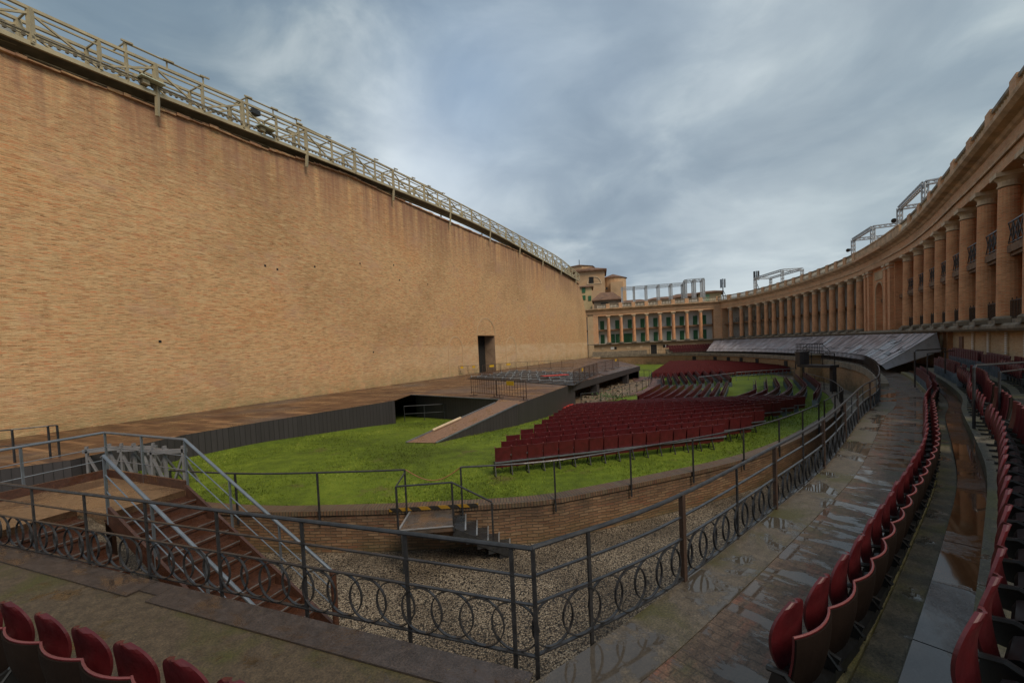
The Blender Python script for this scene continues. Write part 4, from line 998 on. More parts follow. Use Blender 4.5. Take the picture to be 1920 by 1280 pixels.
A0, A1 = b0.lerp(r0, .22), b0.lerp(r0, .52); tl = MB().tube([(A0.x+.15, A0.y, zb0+.22*(STZ-zb0)+.08), (A1.x+.15, A1.y, zb0+.52*(STZ-zb0)+.08)], .06, 7).build('timber_pole', M_WOOD); tag(tl, 'thin timber pole lying along the left edge of the ramp', 'pole')
# ------------------------------------------------------------------ field of metal trestles lying on the stage
q00, q10, q11, q01 = at(876, 709, -2.85), at(1076, 722, -2.85), at(1118, 699.5, -2.85), at(966, 695, -2.85)
ug = tag(MB().prism([tuple(q00), tuple(q10), tuple(q11), tuple(q01)], STZ+.002, STZ+.05).build('pit_shade_sheet', plain('painted_pit_shade', (.028, .029, .031), .45, var=.5)), 'added dark sheet standing for the shade of the pit under the trestles', 'sheet')  # near-black sheet on the uncut deck: shade of the pit beneath, painted as colour
def trestle():
    e = empty('metal_trestle'); 
    f = MB()
    for x in (-.45, .45): f.bar((x, 0, .02), (x, 0, .24), .05)
    f.bar((-.5, 0, .18), (.5, 0, .18), .03); f.build('frame', M_ALU, e)
    MB().box((0, 0, .07), (1.2, .30, .04)).build('foot_board', M_SKIRT, e); return e
t0 = trestle(); km = kidmap(t0); cols_, rws = 11, 5
k_ = 0
ordn = ['first', 'second', 'third', 'fourth', 'fifth', 'sixth', 'seventh', 'eighth', 'ninth', 'tenth', 'eleventh', 'twelfth', 'thirteenth', 'fourteenth', 'fifteenth', 'sixteenth', 'seventeenth', 'eighteenth', 'nineteenth', 'twentieth', 'twenty-first', 'twenty-second', 'twenty-third', 'twenty-fourth', 'twenty-fifth', 'twenty-sixth', 'twenty-seventh', 'twenty-eighth', 'twenty-ninth', 'thirtieth'] + ['%s-%s' % (t, o) for t in ('thirty', 'forty', 'fifty', 'sixty') for o in ('first', 'second', 'third', 'fourth', 'fifth', 'sixth', 'seventh', 'eighth', 'ninth')]
for j in range(rws):
    for i in range(cols_):
        u, v = (i+.5)/cols_, (j+.5)/rws; p = q00.lerp(q10, u).lerp(q01.lerp(q11, u), v)
        o = t0 if k_ == 0 else copy_tree(t0, km); o.location = (p.x+random.uniform(-.15, .15), p.y+random.uniform(-.15, .15), STZ+.052); o.rotation_euler.z = random.uniform(-.25, .25)
        tag(o, 'grey metal trestle, %s from the left in the %s row on the stage' % (ordn[i], ['nearest', 'second', 'middle', 'fourth', 'farthest'][j]), 'trestle', 'metal trestles standing on the stage'); k_ += 1
p = at(1040, 704, -2.6); rs = empty('folded_seat', (p.x, p.y, STZ+.05)); tag(rs, 'bright red folded sheet lying on the trestles on stage', 'sheet')
m = MB(); m.box((0, 0, .28), (2.4, .9, .05), rz=.3); m.build('sheet', M_REDM, rs)
# crowd barriers with yellow signs
def barrier(name='crowd_barrier'):
    e = empty(name); f = MB()
    f.tube([(-1.1, 0, .12), (-1.1, 0, 1.05), (-1.05, 0, 1.1), (1.05, 0, 1.1), (1.1, 0, 1.05), (1.1, 0, .12)], .022, 6); f.bar((-1.1, 0, .2), (1.1, 0, .2), .03); f.build('frame', M_RUST, e)
    f = MB()
    for k in range(1, 11): f.bar((-1.1+.2*k, 0, .2), (-1.1+.2*k, 0, 1.1), .016)
    f.bar((-1.1, 0, .55), (1.1, 0, .55), .012); f.build('bars', M_RUST, e)
    for x in (-.9, .9): MB().bar((x, -.3, .03), (x, .3, .03), .03).bar((x, 0, .03), (x, 0, .2), .03).build('foot', M_RUST, e)
    return e
M_RUST = plain('rusty_dark_iron', (.075, .045, .032), .55, .3, .3, 8.)
bar0 = barrier(); kb = kidmap(bar0)
bl_ = [((858, 722), (935, 743), 0), ]
def barr_line(p0, p1, n, signs, lab, first=False):
    global bar0
    a, b = at(*p0, -2.9), at(*p1, -2.9)
    for i in range(n):
        u = (i+.5)/n; p = a.lerp(b, u); o = bar0 if (first and i == 0) else copy_tree(bar0, kb); L = (b-a).length/n
        o.location = (p.x, p.y, STZ+.003); o.rotation_euler.z = math.atan2((b-a).y, (b-a).x); o.scale = (L/2.24, 1, 1)
        tag(o, lab[i], 'barrier', 'crowd barriers round the trestles on stage')
        if i in signs:
            s = MB(); s.box((0, -.035, .93), (.55, .02, .24)); s.build('yellow_sign', M_YEL, o)
barr_line((884, 741), (988, 752), 2, (1,), ['rusty crowd barrier before the ramp top, its left panel without a sign', 'rusty crowd barrier with yellow sign nearest the ramp top'], True)
barr_line((856, 704), (900, 702), 2, (0, 1), ['crowd barrier with yellow sign by the blind arch left of the doorway', 'crowd barrier with yellow sign just left of the tall doorway'])
barr_line((905, 703), (968, 695), 2, (0, 1), ['crowd barrier with yellow sign in front of the tall doorway', 'crowd barrier with yellow sign just right of the tall doorway'])
barr_line((968, 695), (1075, 690), 5, (), ['crowd barrier behind the trestles, %s from the doorway' % x for x in ('second', 'third', 'fourth', 'fifth', 'sixth')])
barr_line((1076, 722), (1120, 701), 5, (1,), ['crowd barrier along the stage edge right of the trestles, %s from the near end' % x for x in ('first', 'second', 'third', 'fourth', 'fifth')])
barr_line((1120, 701), (1160, 688), 3, (2,), ['crowd barrier at the far stage edge, %s one beyond the trestles' % x for x in ('first', 'second', 'third')])
# ------------------------------------------------------------------ pit with rubble between stage front and seats
m = MB(); pit = [at(1078, 790, -4.7), at(1240, 706, -4.7), at(1200, 700, -4.7), at(1074, 745, -4.7)]
for i in range(len(pit)): pass
struct(MB().prism([tuple(p) for p in (SP['i'], at(1086, 764, -4.55), at(1180, 742, -4.6), at(1236, 712, -4.6), SP['j'], back[1], back[0])], .1, EYE-4.50).build('earth', M_DIRT))
struct(MB().prism([tuple(at(x, y, -4.5)) for x, y in ((1176, 742), (1210, 736), (1246, 726), (1241, 707), (1182, 706), (1190, 716), (1222, 712), (1212, 728))], .1, EYE-4.46).build('gravel_path', M_PINK))
mt = MB().prism([tuple(at(x, y, -4.4)) for x, y in ((1043, 766), (1062, 767), (1084, 763), (1074, 759))], EYE-4.6, EYE-4.30).build('red_mat', M_REDM); tag(mt, 'small bright red mat on the grass below the stage front', 'mat')
rr = random.Random(9); ru = MB()
for k in range(130):
    u, v = rr.random(), rr.random(); p = back[0].lerp(back[1], u*.9).lerp(at(1120, 758, -4.6).lerp(at(1226, 716, -4.6), u), v); s_ = rr.uniform(.08, .35)
    ru.box((p.x, p.y, EYE-4.5+s_*.2), (s_, s_*rr.uniform(.5, 1), s_*.6), rz=rr.uniform(0, 3))
tag(ru.build('rubble', M_STONED), 'stone rubble and rough ledges under the stage front', 'rubble', kind='stuff')
pf = [at(x, y, -4.5) for x, y in ((1090, 764), (1134, 757), (1180, 742), (1212, 728), (1222, 712), (1198, 706))]
P_ = pathof(catmull(pf, .5)); L_ = P_[-1][2]; pst = []
for k in range(16): p, n = along(P_, L_*k/15); pst.append((p.x, p.y, EYE-4.6, EYE-3.5))
rail('pit_railing', [q[0] for q in P_[::2]], [EYE-3.5]*len(P_[::2]), pst, 'thin black railing round the excavated pit below the stage front', pr=.02)
sh = MB(); rr = random.Random(4)
c0 = at(1147, 747, -4.4)
for k in range(260):
    x, y, z = c0.x+rr.gauss(0, .9), c0.y+rr.gauss(0, .6), EYE-4.45+abs(rr.gauss(0, .28)); a = rr.uniform(0, 6.28); s_ = .13
    sh.face([(x, y, z), (x+s_*math.cos(a), y+s_*math.sin(a), z+.05), (x+s_*math.cos(a+.8), y+s_*math.sin(a+.8), z+.12)])
we = empty('weed_clump', (c0.x, c0.y, EYE-4.45)); under(sh.build('leaves', plain('weed_leaves', (.05, .10, .02), .7)), we); tag(we, 'low green weeds growing among the rubble of the pit', 'plant')
# ------------------------------------------------------------------ ring railings along the two edges of the pavement
def ring_rail(path, s0, s1, label, sp=.31, post=1.36, off=-.09, heavy=3, group=None, rings=True, first=0.):
    p0, n0 = along(path, s0); root = empty('ring_railing', (p0.x, p0.y, WALKZ)); tag(root, label, 'railing', group)
    zt, zm, z3, zb = EYE-1.715, EYE-1.965, EYE-2.21, EYE-2.665
    n = max(2, int((s1-s0)/.4)); pts = [along(path, s0+(s1-s0)*k/n) for k in range(n+1)]; Q = [p+nn*off for p, nn in pts]
    under(MB().tube([(p.x, p.y, zt) for p in Q], .023, 8).build('handrail', M_IRON), root)
    for z in (zm, z3, zb):
        m = MB()
        for a, b in zip(Q, Q[1:]): m.bar((a.x, a.y, z), (b.x, b.y, z), .03 if z != zb else .035, .014)
        under(m.build('rail', M_IRON), root)
    s = s0+first; i = 0
    while s <= s1+.01:
        p, nn = along(path, s); q = p+nn*off; h = i % heavy == heavy-1; w = .036 if not h else .06
        m = MB(); m.bar((q.x, q.y, WALKZ-.55), (q.x, q.y, zt), w, .02 if not h else .05, up=(nn.x, nn.y, 0)); m.bar((q.x, q.y, WALKZ-.35), (p.x+nn.x*.1, p.y+nn.y*.1, WALKZ-.35), .05)
        under(m.build('post', M_RUST if h else M_IRON), root); s += post; i += 1
    if heavy == 9:
        p, nn = along(path, s0+.2); m = MB(); m.bar((p.x, p.y, WALKZ-.3), (p.x, p.y, zt), .036, .02, up=(nn.x, nn.y, 0)); under(m.build('post', M_IRON), root)
    if rings:
        s = s0+.20; R_ = (z3-zb)/2-.004; ct = 0; proto = None
        while s < s1-.1 and ct < 100:
            p, nn = along(path, s); q = p+nn*(off+.012*(1 if ct % 2 else -1)); rz = math.atan2(nn.y, nn.x)
            if proto is None or ct == 0:
                m = MB(); seg = 22
                for k in range(seg):
                    a0, a1 = 2*math.pi*k/seg, 2*math.pi*(k+1)/seg
                    for (ra, rb, xa, xb) in ((R_, R_, -.012, .012), (R_-.010, R_-.010, .012, -.012), (R_-.010, R_, -.012, -.012), (R_, R_-.010, .012, .012)):
                        P = [(xa, ra*math.cos(a0), ra*math.sin(a0)), (xb, rb*math.cos(a0), rb*math.sin(a0)), (xb, rb*math.cos(a1), rb*math.sin(a1)), (xa, ra*math.cos(a1), ra*math.sin(a1))]
                        m.face(P, smooth=False)
                proto = m.build('ring', M_IRON); o = proto
            else: o = proto.copy(); sc.collection.objects.link(o)
            o.location = (q.x, q.y, (z3+zb)/2); o.rotation_euler = (0, 0, rz); under(o, root); s += sp; ct += 1
    return root
ring_rail(WRAIL, 0.0, 26.5, 'dark iron railing with overlapping rings, curving away along the wet brick walkway', first=.62, heavy=2, post=1.45, off=-.02)
LL = LEFT[-1][2]
LREV = pathof([q[0] for q in LEFT][::-1], -1)
ring_rail(LRAIL, 0.0, 10.5, 'dark iron railing with overlapping rings in front of the rusty stair', first=0., heavy=9, post=1.28, off=0.)
m = MB(); q = CORNER
# far railing: taller pickets above the trench wall
fr = empty('picket_railing', (30, 40, WALKZ)); tag(fr, 'black picket railing on the far trench wall below the tarpaulins', 'railing')
m1, m2 = MB(), MB(); s = 26.6; n0 = 0; E_ = WP[-1][2]-6
pk = []
while s < E_:
    p, nn = along(WP, s); q = p-nn*.02; m2.bar((q.x, q.y, WALKZ-.3 if n0 % 4 == 0 else WALKZ+.2), (q.x, q.y, WALKZ+1.05), .03); pk.append(q); s += .42; n0 += 1
for a, b in zip(pk, pk[1:]):
    for z in (WALKZ+.98, WALKZ+.30): m1.bar((a.x, a.y, z), (b.x, b.y, z), .035)
m2.bar((pk[0].x, pk[0].y, WALKZ+.3), (pk[1].x, pk[1].y, WALKZ+.3), .03)
under(m1.build('rails', M_IRON), fr); pp = under(m2.build('pickets', M_IRON), fr); pp['kind'] = 'stuff'
# steel edge plates on the left pavement
ep = [(-.02, 3.2, .0), (3.25, 6.0, .16), (6.05, 10.5, .10)]
for k, (a, b, dw) in enumerate([(.05, 4.60, .07), (4.605, 4.95, .0), (4.96, 9.4, .07)]):
    seg = sect(LREV, a, b); m = MB()
    m.sweep(seg, [(-.10, WALKZ+.003), (.10+dw*1.8, WALKZ+.003), (.10+dw*1.8, WALKZ+.018), (-.10, WALKZ+.018)])
    o = m.build('edge_plate', M_PLATE); tag(o, ['steel edge plate on the pavement rim, the one nearest the railing corner', 'rusty steel edge plate below the lower end of the stair', 'long wet steel edge plate on the pavement rim at the left picture edge'][k], 'plate', 'steel plates along the pavement rim')
# ------------------------------------------------------------------ the rusty stair and its platform
PZ = EYE-2.6
pR, pL = at(350, 917, -2.6), at(190, 957, -2.6); bR = at(640, 1190, -4.9); run = (bR-pR); 
tdir = run.normalized(); wdr = Vector((tdir.y, -tdir.x))
if wdr.dot(pL-pR) < 0: wdr = -wdr
SW = abs((pL-pR).dot(wdr)); NS = 13; RUN = run.length; rise = PZ/NS
st = empty('metal_stair', (pR.x, pR.y, 0)); tag(st, 'rust brown steel stair going down from the platform to the gravel trench', 'stair')
def SPt(u, v, z): q = pR+tdir*u+wdr*v; return (q.x, q.y, z)
def flight(root, u0, v0, v1, zt, ns, off=0):
    for k in range(ns):
        z = zt-rise*(k+1); u = u0+RUN/NS*k; m = MB()
        m.face([SPt(u+.0, v0, z), SPt(u+RUN/NS+.03, v0, z), SPt(u+RUN/NS+.03, v1, z), SPt(u, v1, z)]); m.face([SPt(u, v0, z), SPt(u, v1, z), SPt(u, v1, z+rise), SPt(u, v0, z+rise)])
        m.face([SPt(u+RUN/NS+.03, v0, z), SPt(u+RUN/NS+.03, v1, z), SPt(u+RUN/NS+.03, v1, z-.04), SPt(u+RUN/NS+.03, v0, z-.04)])
        t_ = under(m.build('tread', M_CORT), root); m = MB()
        m.bar(SPt(u+RUN/NS+.02, v0, z+.004), SPt(u+RUN/NS+.02, v1, z+.004), .02, .02); n_ = m.build('nosing', M_NOSE); n_.parent = t_; n_.matrix_parent_inverse = Matrix.Identity(4)
M_NOSE = plain('worn_steel_nosing', (.26, .24, .23), .35, .6, .3, 6.)
def stringer(root, v, zt, u0, u1, h=.30):
    m = MB(); z1 = zt-(u1-u0)*rise/(RUN/NS)
    m.bar(SPt(u0, v, zt-.02), SPt(u1, v, z1-.02), .05, h); return under(m.build('stringer', M_CORT), root)
flight(st, 0, .03, SW, PZ, NS)
stringer(st, 0, PZ, -.1, RUN); stringer(st, SW+.03, PZ, -.05, RUN)
s2 = empty('metal_stair', SPt(-.6, SW+1.5, 0)); tag(s2, 'wider rust brown steel stair beside the handrailed one, nearest the ring railing', 'stair')
flight(s2, -.9, SW+.08, SW+2.6, PZ, NS)
flight_u = -.9
pf_ = empty('stair_platform', SPt(-1.5, .5, 0)); tag(pf_, 'muddy raised platform with rust brown edge at the head of the stairs', 'platform')
lc = at(0, 968, -2.6); l0 = pR+wdr*0; bk = (lc-pR)
PLp = [SPt(.0, -.03, 0)[:2], SPt(.0, SW+.06, 0)[:2], SPt(-.9, SW+.06, 0)[:2], SPt(-.9, SW+2.6, 0)[:2], SPt(-6.5, SW+2.6, 0)[:2], SPt(-6.5, .9, 0)[:2], SPt(-2.1, -.03+.35, 0)[:2], SPt(-1.6, -.03, 0)[:2]]
backL = [at(203, 893, -2.6), at(0, 940, -2.6), at(-200, 985, -2.6)]
PLp = [tuple(pR), SPt(.0, SW+.06, 0)[:2], SPt(-.9, SW+.06, 0)[:2], SPt(-.9, SW+2.6, 0)[:2], SPt(-5, SW+2.6, 0)[:2], tuple(backL[2]), tuple(backL[1]), tuple(backL[0])]
under(MB().prism(PLp, PZ-.12, PZ-.003).build('floor', M_PLATF), pf_)
m = MB()
for a, b in ((backL[2], backL[1]), (backL[1], backL[0]), (backL[0], pR)):
    m = MB(); m.bar((a.x, a.y, PZ+.03), (b.x, b.y, PZ+.03), .05, .30); under(m.build('rim_plate', M_CORT), pf_)
for q in (pR+Vector((-.25, .1)), backL[0]+Vector((.1, -.15)), backL[1]): under(MB().bar((q.x, q.y, 0), (q.x, q.y, PZ-.15), .12).build('leg', M_CORT), pf_)
# galvanised handrails
def galv(pts, posts, label):
    root = empty('handrail', tuple(pts[0])); tag(root, label, 'handrail')
    under(MB().tube(pts, .03, 10).build('top_rail', M_GALV), root)
    for d in (.34, .64): under(MB().tube([(x, y, z-d) for x, y, z in pts], .011, 6).build('cable', M_GALV), root)
    for x, y, z0, z1 in posts: under(MB().bar((x, y, z0), (x, y, z1), .05, .02).build('post', M_GALV), root)
    return root
slope = rise/(RUN/NS)
def hp(u, v, h=1.02): return SPt(u, v, PZ+h-max(0, u)*slope)
ptsR = [(backL[2].x, backL[2].y, PZ+1.), (backL[1].x, backL[1].y, PZ+1.02), (backL[0].x, backL[0].y, PZ+1.05), hp(0, -.03, 1.03), hp(RUN*.98, -.03)]
posts = [(q.x, q.y, PZ-.1, PZ+1.03) for q in (backL[1].lerp(backL[0], .2), backL[0], backL[0].lerp(pR, .5))]+[hp(u, -.03, 0)[:2]+(hp(u, -.03, 0)[2]-.2, hp(u, -.03)[2]) for u in (0, 1.25, 2.5, 3.75)]
galv(ptsR, posts, 'grey tubular handrail round the platform and down the far side of the rusty stair')
ptsL = [hp(0, SW+.04, .85), hp(0, SW+.04, 1.02), hp(RUN*.98, SW+.04)]
galv([hp(-.05, SW+.04, 1.0), hp(0, SW+.04, 1.03), hp(RUN*.98, SW+.04)], [hp(u, SW+.04, 0)[:2]+(hp(u, SW+.04, 0)[2]-.2, hp(u, SW+.04)[2]) for u in (0, 1.25, 2.5, 3.75)], 'grey tubular handrail running down between the two rusty stairs')
e = empty('bollard', SPt(RUN+.1, .2, 0)); tag(e, 'short dark rusty post at the foot of the stair', 'post')
MB().tube([(0, 0, 0), (0, 0, 1.25)], .05, 10).build('shaft', M_CORT, e); MB().lathe([(.0, 1.31), (.05, 1.28), (.06, 1.24), (.05, 1.22)][::-1], (0, 0, 0), 10).build('cap', M_CORT, e)
# grey timber trestles stacked behind the platform
def horse():
    e = empty('timber_trestle'); M_GT = MATS.get('grey_timber') or plain('grey_timber', (.16, .155, .16), .6, var=.25)
    MB().bar((-.55, 0, 1.15), (.55, 0, 1.15), .10, .12).build('beam', M_GT, e)
    for sx in (-1, 1):
        MB().bar((sx*.45, 0, 1.3), (sx*.45, 0, 0), .10, .06).build('leg', M_GT, e)
        MB().bar((sx*.45, .0, .95), (sx*.45+.05*sx, .55, 0), .08, .05).build('brace', M_GT, e); MB().bar((sx*.42, .0, .95), (sx*.1, 0, .1), .08, .05).build('brace', M_GT, e)
    return e
h0 = horse(); kh = kidmap(h0)
for i, (px, py, rz) in enumerate(((200, 893, .35), (232, 890, -.1), (262, 892, .2), (292, 897, -.25), (318, 900, .1))):
    o = h0 if i == 0 else copy_tree(h0, kh); p = at(px, py, -3.6); o.location = (p.x, p.y, gz(*p)); o.rotation_euler.z = rz
    tag(o, ['leftmost', 'second from the left', 'middle', 'fourth from the left', 'rightmost'][i]+' of the grey timber trestles behind the stair platform', 'trestle', 'grey timber trestles behind the stair platform')
# thin rails at the left end of the stage
pp_ = [at(0, 870, -2.9), at(28, 867, -2.9), at(95, 858, -2.9), at(112, 856, -2.9)]
rail('stage_railing', pp_, [STZ+1.05]*4, [(p.x, p.y, STZ, STZ+1.05) for p in pp_[1:]], 'thin dark railing standing on the left end of the stage boards', mids=(.5,), pr=.022)
# ------------------------------------------------------------------ railing along the rim of the lawn
def rimpts(px0, px1, n=14):
    a = [q for q in RING]; o = []
    def srch(px):
        b = None
        for i in range(len(RING)-1):
            x0, x1 = proj_x(*RING[i][0], -3.85), proj_x(*RING[i+1][0], -3.85)
            if RING[i][0].y < 34 and (x0-px)*(x1-px) <= 0: b = RING[i][2]+(px-x0)/(x1-x0+1e-9)*(RING[i+1][2]-RING[i][2]); break
        return b
    s0, s1 = srch(px0), srch(px1); return [along(RING, s0+(s1-s0)*k/n) for k in range(n+1)], s0, s1
def lawn_rail(s0, s1, label, step=1.75, extra_front=(), extra_back=()):
    n = max(2, int((s1-s0)/.5)); P = [along(RING, s0+(s1-s0)*k/n) for k in range(n+1)]; P = [(p+nn*.38) for p, nn in P]
    z = [gz(*p)+1.0 for p in P]; k = max(1, round((s1-s0)/step)); ps = []
    for i in range(k+1):
        p, nn = along(RING, s0+(s1-s0)*i/k); q = p+nn*.385; ps.append((q.x, q.y, gz(*q)-.30, gz(*q)+1.0))
    pts = [p for p, _ in extra_front]+[tuple(p) for p in P]+[p for p, _ in extra_back]; zs = [h for _, h in extra_front]+z+[h for _, h in extra_back]
    return rail('lawn_railing', pts, zs, ps, label, r=.024, pr=.02)
_, sa, sb = rimpts(352, 770); fl_ = at(744, 919, -2.9)
sp_f0, sp_f1 = at(747, 993.6, -3.9), at(851, 985, -3.9)
lawn_rail(sa, sb, 'plain iron railing on the lawn rim between the stair and the small steel steps', 2.3)
_, sc0, sd0 = rimpts(870, 1515)
lawn_rail(sc0, sd0, 'plain iron railing on the lawn rim in front of the nearest red seats', 2.2)
s_e = RING[-1][2]
p_ = [q[2] for q in RING if q[0].y > 40][0]
lawn_rail(sd0+1.0, p_, 'plain iron railing on the lawn rim bending round the right end of the seats', 2.6)
_a = at(1380, 698, -3.65); _b = at(1489, 690.5, -3.65)
for k, (dz, lab) in enumerate(((0, 'grey handrail crossing the lawn in front of the far seats'),)):
    rail('handrail', [_a, _b], [gz(*_a)+.95]*2, [(q.x, q.y, gz(*q), gz(*q)+.95) for q in (_a.lerp(_b, t) for t in (0, .2, .4, .6, .8, 1))], lab, mids=(.4,), r=.04, mat=M_GALV)
a_ = at(1310, 707, -3.65); rail('handrail', [a_, _a+Vector((-.5, -.6))], [gz(*a_)+.95]*2, [(q.x, q.y, gz(*q), gz(*q)+.95) for q in (a_, a_.lerp(_a, .5))], 'short grey handrail left of the long one before the far seats', mids=(.4,), r=.04, mat=M_GALV)
# chain across the gap
p0, p1 = along(RING, sb), along(RING, sc0); A, B = p0[0]+p0[1]*.3, p1[0]+p1[1]*.3
cp_ = [(A.x+(B.x-A.x)*t, A.y+(B.y-A.y)*t, gz(*A)+.98-.30*math.sin(math.pi*t)) for t in [k/14 for k in range(15)]]
tag(MB().tube(cp_, .012, 5).build('safety_cord', plain('orange_cord', (.25, .10, .04), .7)), 'thin orange cord hanging across the gap in the lawn railing', 'cord')
# ------------------------------------------------------------------ small steel steps up to the lawn
ss_ = empty('steel_steps', (sp_f0.x, sp_f0.y, 0)); tag(ss_, 'small dark steel landing with five steps leaning against the lawn wall', 'steps')
lz = EYE-3.92; bk0, bk1 = at(772, 954, -3.92), at(852, 951, -3.92)
under(MB().prism([tuple(sp_f0), tuple(sp_f1), tuple(bk1), tuple(bk0)], lz-.10, lz).build('landing', MATS.get('x') or m_wet('wet_steel_landing', (.075, .06, .05), (.12, .075, .05), .4, .55, rdry=.35)), ss_)
for a, b in ((sp_f0, bk0), (sp_f0, sp_f1)): under(MB().bar((a.x, a.y, lz+.012), (b.x, b.y, lz+.012), .04, .02).build('edge_strip', M_ALU), ss_)
M_STEP = m_wet('wet_dark_step', (.022, .023, .025), (.05, .055, .06), .38, .5, rdry=.35)
e0, e1 = at(956, 1034, -4.78), at(956, 995, -4.78)
for k in range(5):
    u0, u1 = k/5, (k+1)/5; z = lz-.17*(k+1)+.03
    A, B, C, D = sp_f1.lerp(e0, u0), sp_f1.lerp(e0, u1), bk1.lerp(e1, u1), bk1.lerp(e1, u0)
    t_ = under(MB().prism([tuple(A), tuple(B), tuple(C), tuple(D)], z-.16, z).build('step', M_STEP), ss_)
    n_ = MB().bar((B.x, B.y, z+.012), (C.x, C.y, z+.012), .035, .02).build('nosing', M_ALU); n_.parent = t_; n_.matrix_parent_inverse = Matrix.Identity(4)
for a, b in ((sp_f1, e0), (bk1, e1)): under(MB().bar((a.x, a.y, lz-.12), (b.x, b.y, lz-.90), .05, .16).build('stringer', M_STEP), ss_)
q = sp_f0+Vector((.1, .05)); under(MB().bar((q.x, q.y, 0), (q.x, q.y, lz-.1), .10).build('leg', M_STEP), ss_)
q = sp_f1.lerp(e0, .7)
hz = lz+1.0; root = ss_
under(MB().tube([(A.x, A.y, hz+.02) if False else (p0[0].x+p0[1].x*.35, p0[0].y+p0[1].y*.35, hz), (sp_f0.x, sp_f0.y, hz), (sp_f1.x, sp_f1.y, hz), (q.x, q.y, hz-.6)], .022, 8).build('handrail', M_IRON), ss_)
for x, y, z0, z1 in ((sp_f0.x, sp_f0.y, lz-.1, hz), (sp_f1.x, sp_f1.y, lz-.1, hz), (q.x, q.y, lz-.75, hz-.62)): under(MB().bar((x, y, z0), (x, y, z1), .04).build('post', M_IRON), ss_)
hzs = at(770, 945, -3.75), at(862, 941, -3.75); hd = (hzs[1]-hzs[0]).normalized(); mz = MB()
o_ = Vector((hd.y, -hd.x)); c_h = (hzs[0]+hzs[1])/2; nb_, fpos = along(RING, (sb+sc0)/2); pA, nA = along(RING, sb-.0); 
i0 = min(RING, key=lambda r: abs(proj_x(*r[0], -3.85)-758)+(100 if r[0].y > 20 else 0)); i1 = min(RING, key=lambda r: abs(proj_x(*r[0], -3.85)-874)+(100 if r[0].y > 20 else 0))
A, B = i0[0]+i0[1]*.37, i1[0]+i1[1]*.37
hb_ = MB(); hb_.bar((A.x, A.y, EYE-3.84), (B.x, B.y, EYE-3.81), .02, .085, up=(0, 0, 1)); under(hb_.build('hazard_strip', M_HAZ), ss_)
# ------------------------------------------------------------------ seats
M_REAR = plain('dark_brown_rear_shell', (.012, .007, .005), .9, spec=.1)
def leaf(mb, w, z0, z1, y0, depth, th, nx=8, nz=9, shape='pan'):
    """a curved seat shell, front towards +y"""
    F_, B_ = [], []
    for j in range(nz+1):
        t = j/nz; z = z0+(z1-z0)*t; rowF, rowB = [], []
        if shape == 'pan': t = t**.8; z = z0+(z1-z0)*t; hw = w/2*(.38+.62*math.sin(min(1, (t+.05)/.66)*math.pi/2)) * (1 if t < .60 else max(0, 1-((t-.60)/.405)**2.6)**.6)
        else: hw = w/2
        hw = max(hw, .01)
        for i in range(nx+1):
            u = -1+2*i/nx; x = hw*u
            y = y0+depth*(u*u)*(1 if shape == 'back' else .7)+ (.05*math.sin(t*math.pi) if shape == 'pan' else .06*(1-t)**2)
            rowF.append((x, y+th/2, z)); rowB.append((x, y-th/2, z))
        F_.append(rowF); B_.append(rowB)
    for j in range(nz):
        for i in range(nx):
            mb.face([F_[j][i+1], F_[j][i], F_[j+1][i], F_[j+1][i+1]], smooth=True); mb.face([B_[j][i], B_[j][i+1], B_[j+1][i+1], B_[j+1][i]], smooth=True)
    for j in range(nz):
        mb.face([F_[j][0], B_[j][0], B_[j+1][0], F_[j+1][0]]); mb.face([B_[j][nx], F_[j][nx], F_[j+1][nx], B_[j+1][nx]])
    for i in range(nx): mb.face([F_[nz][i+1], F_[nz][i], B_[nz][i], B_[nz][i+1]]); mb.face([F_[0][i], F_[0][i+1], B_[0][i+1], B_[0][i]])
    return F_
def terrace_seat(gap=.0, top=.72):
    e = empty('tip_up_chair'); m = MB(); Fr = leaf(m, .53, .34, top, -.11-gap, .055, .014, shape='back'); bk = m.build('backrest', M_SEAT, e)
    MB().tube([(x, y-.008, z+.004) for x, y, z in Fr[-1]], .008, 5).build('edge_trim', M_EDGE, bk)
    m = MB(); leaf(m, .53, .33, top-.006, -.1245-gap, .055, .012, shape='back'); m.build('rear_shell', M_REAR, bk)
    m = MB(); leaf(m, .46, .28, .82, .04, .035, .018, nz=16, shape='pan'); m.build('seat_pan', M_SEAT, e)
    m = MB(); m.bar((-.262, -.10-gap, .30), (-.262, .10, .36), .03, .16); m.tube([(-.262, -.12-gap, .30), (-.262, .0, .44), (-.262, .12, .42)], .022, 6); m.build('arm_bracket', M_BLACK, e)
    m = MB(); m.lathe([(.045, -.09), (.05, 0), (.045, .09)], (0, .02, .33), 8); m = MB(); m.tube([(-.16, .03-gap*.4, .36), (.16, .03-gap*.4, .36)], .05+gap*.1, 8); m.build('hinge_drum', M_BLACK, e)
    m = MB(); m.bar((-.265, -.05, .22), (.265, -.05, .22), .07, .09); m.build('support_beam', M_BLACK, e)
    m = MB(); m.bar((0, -.05, 0), (0, -.05, .2), .05, .05); m.bar((0, -.10, .015), (0, .12, .015), .06, .025); m.build('leg', M_BLACK, e)
    return e
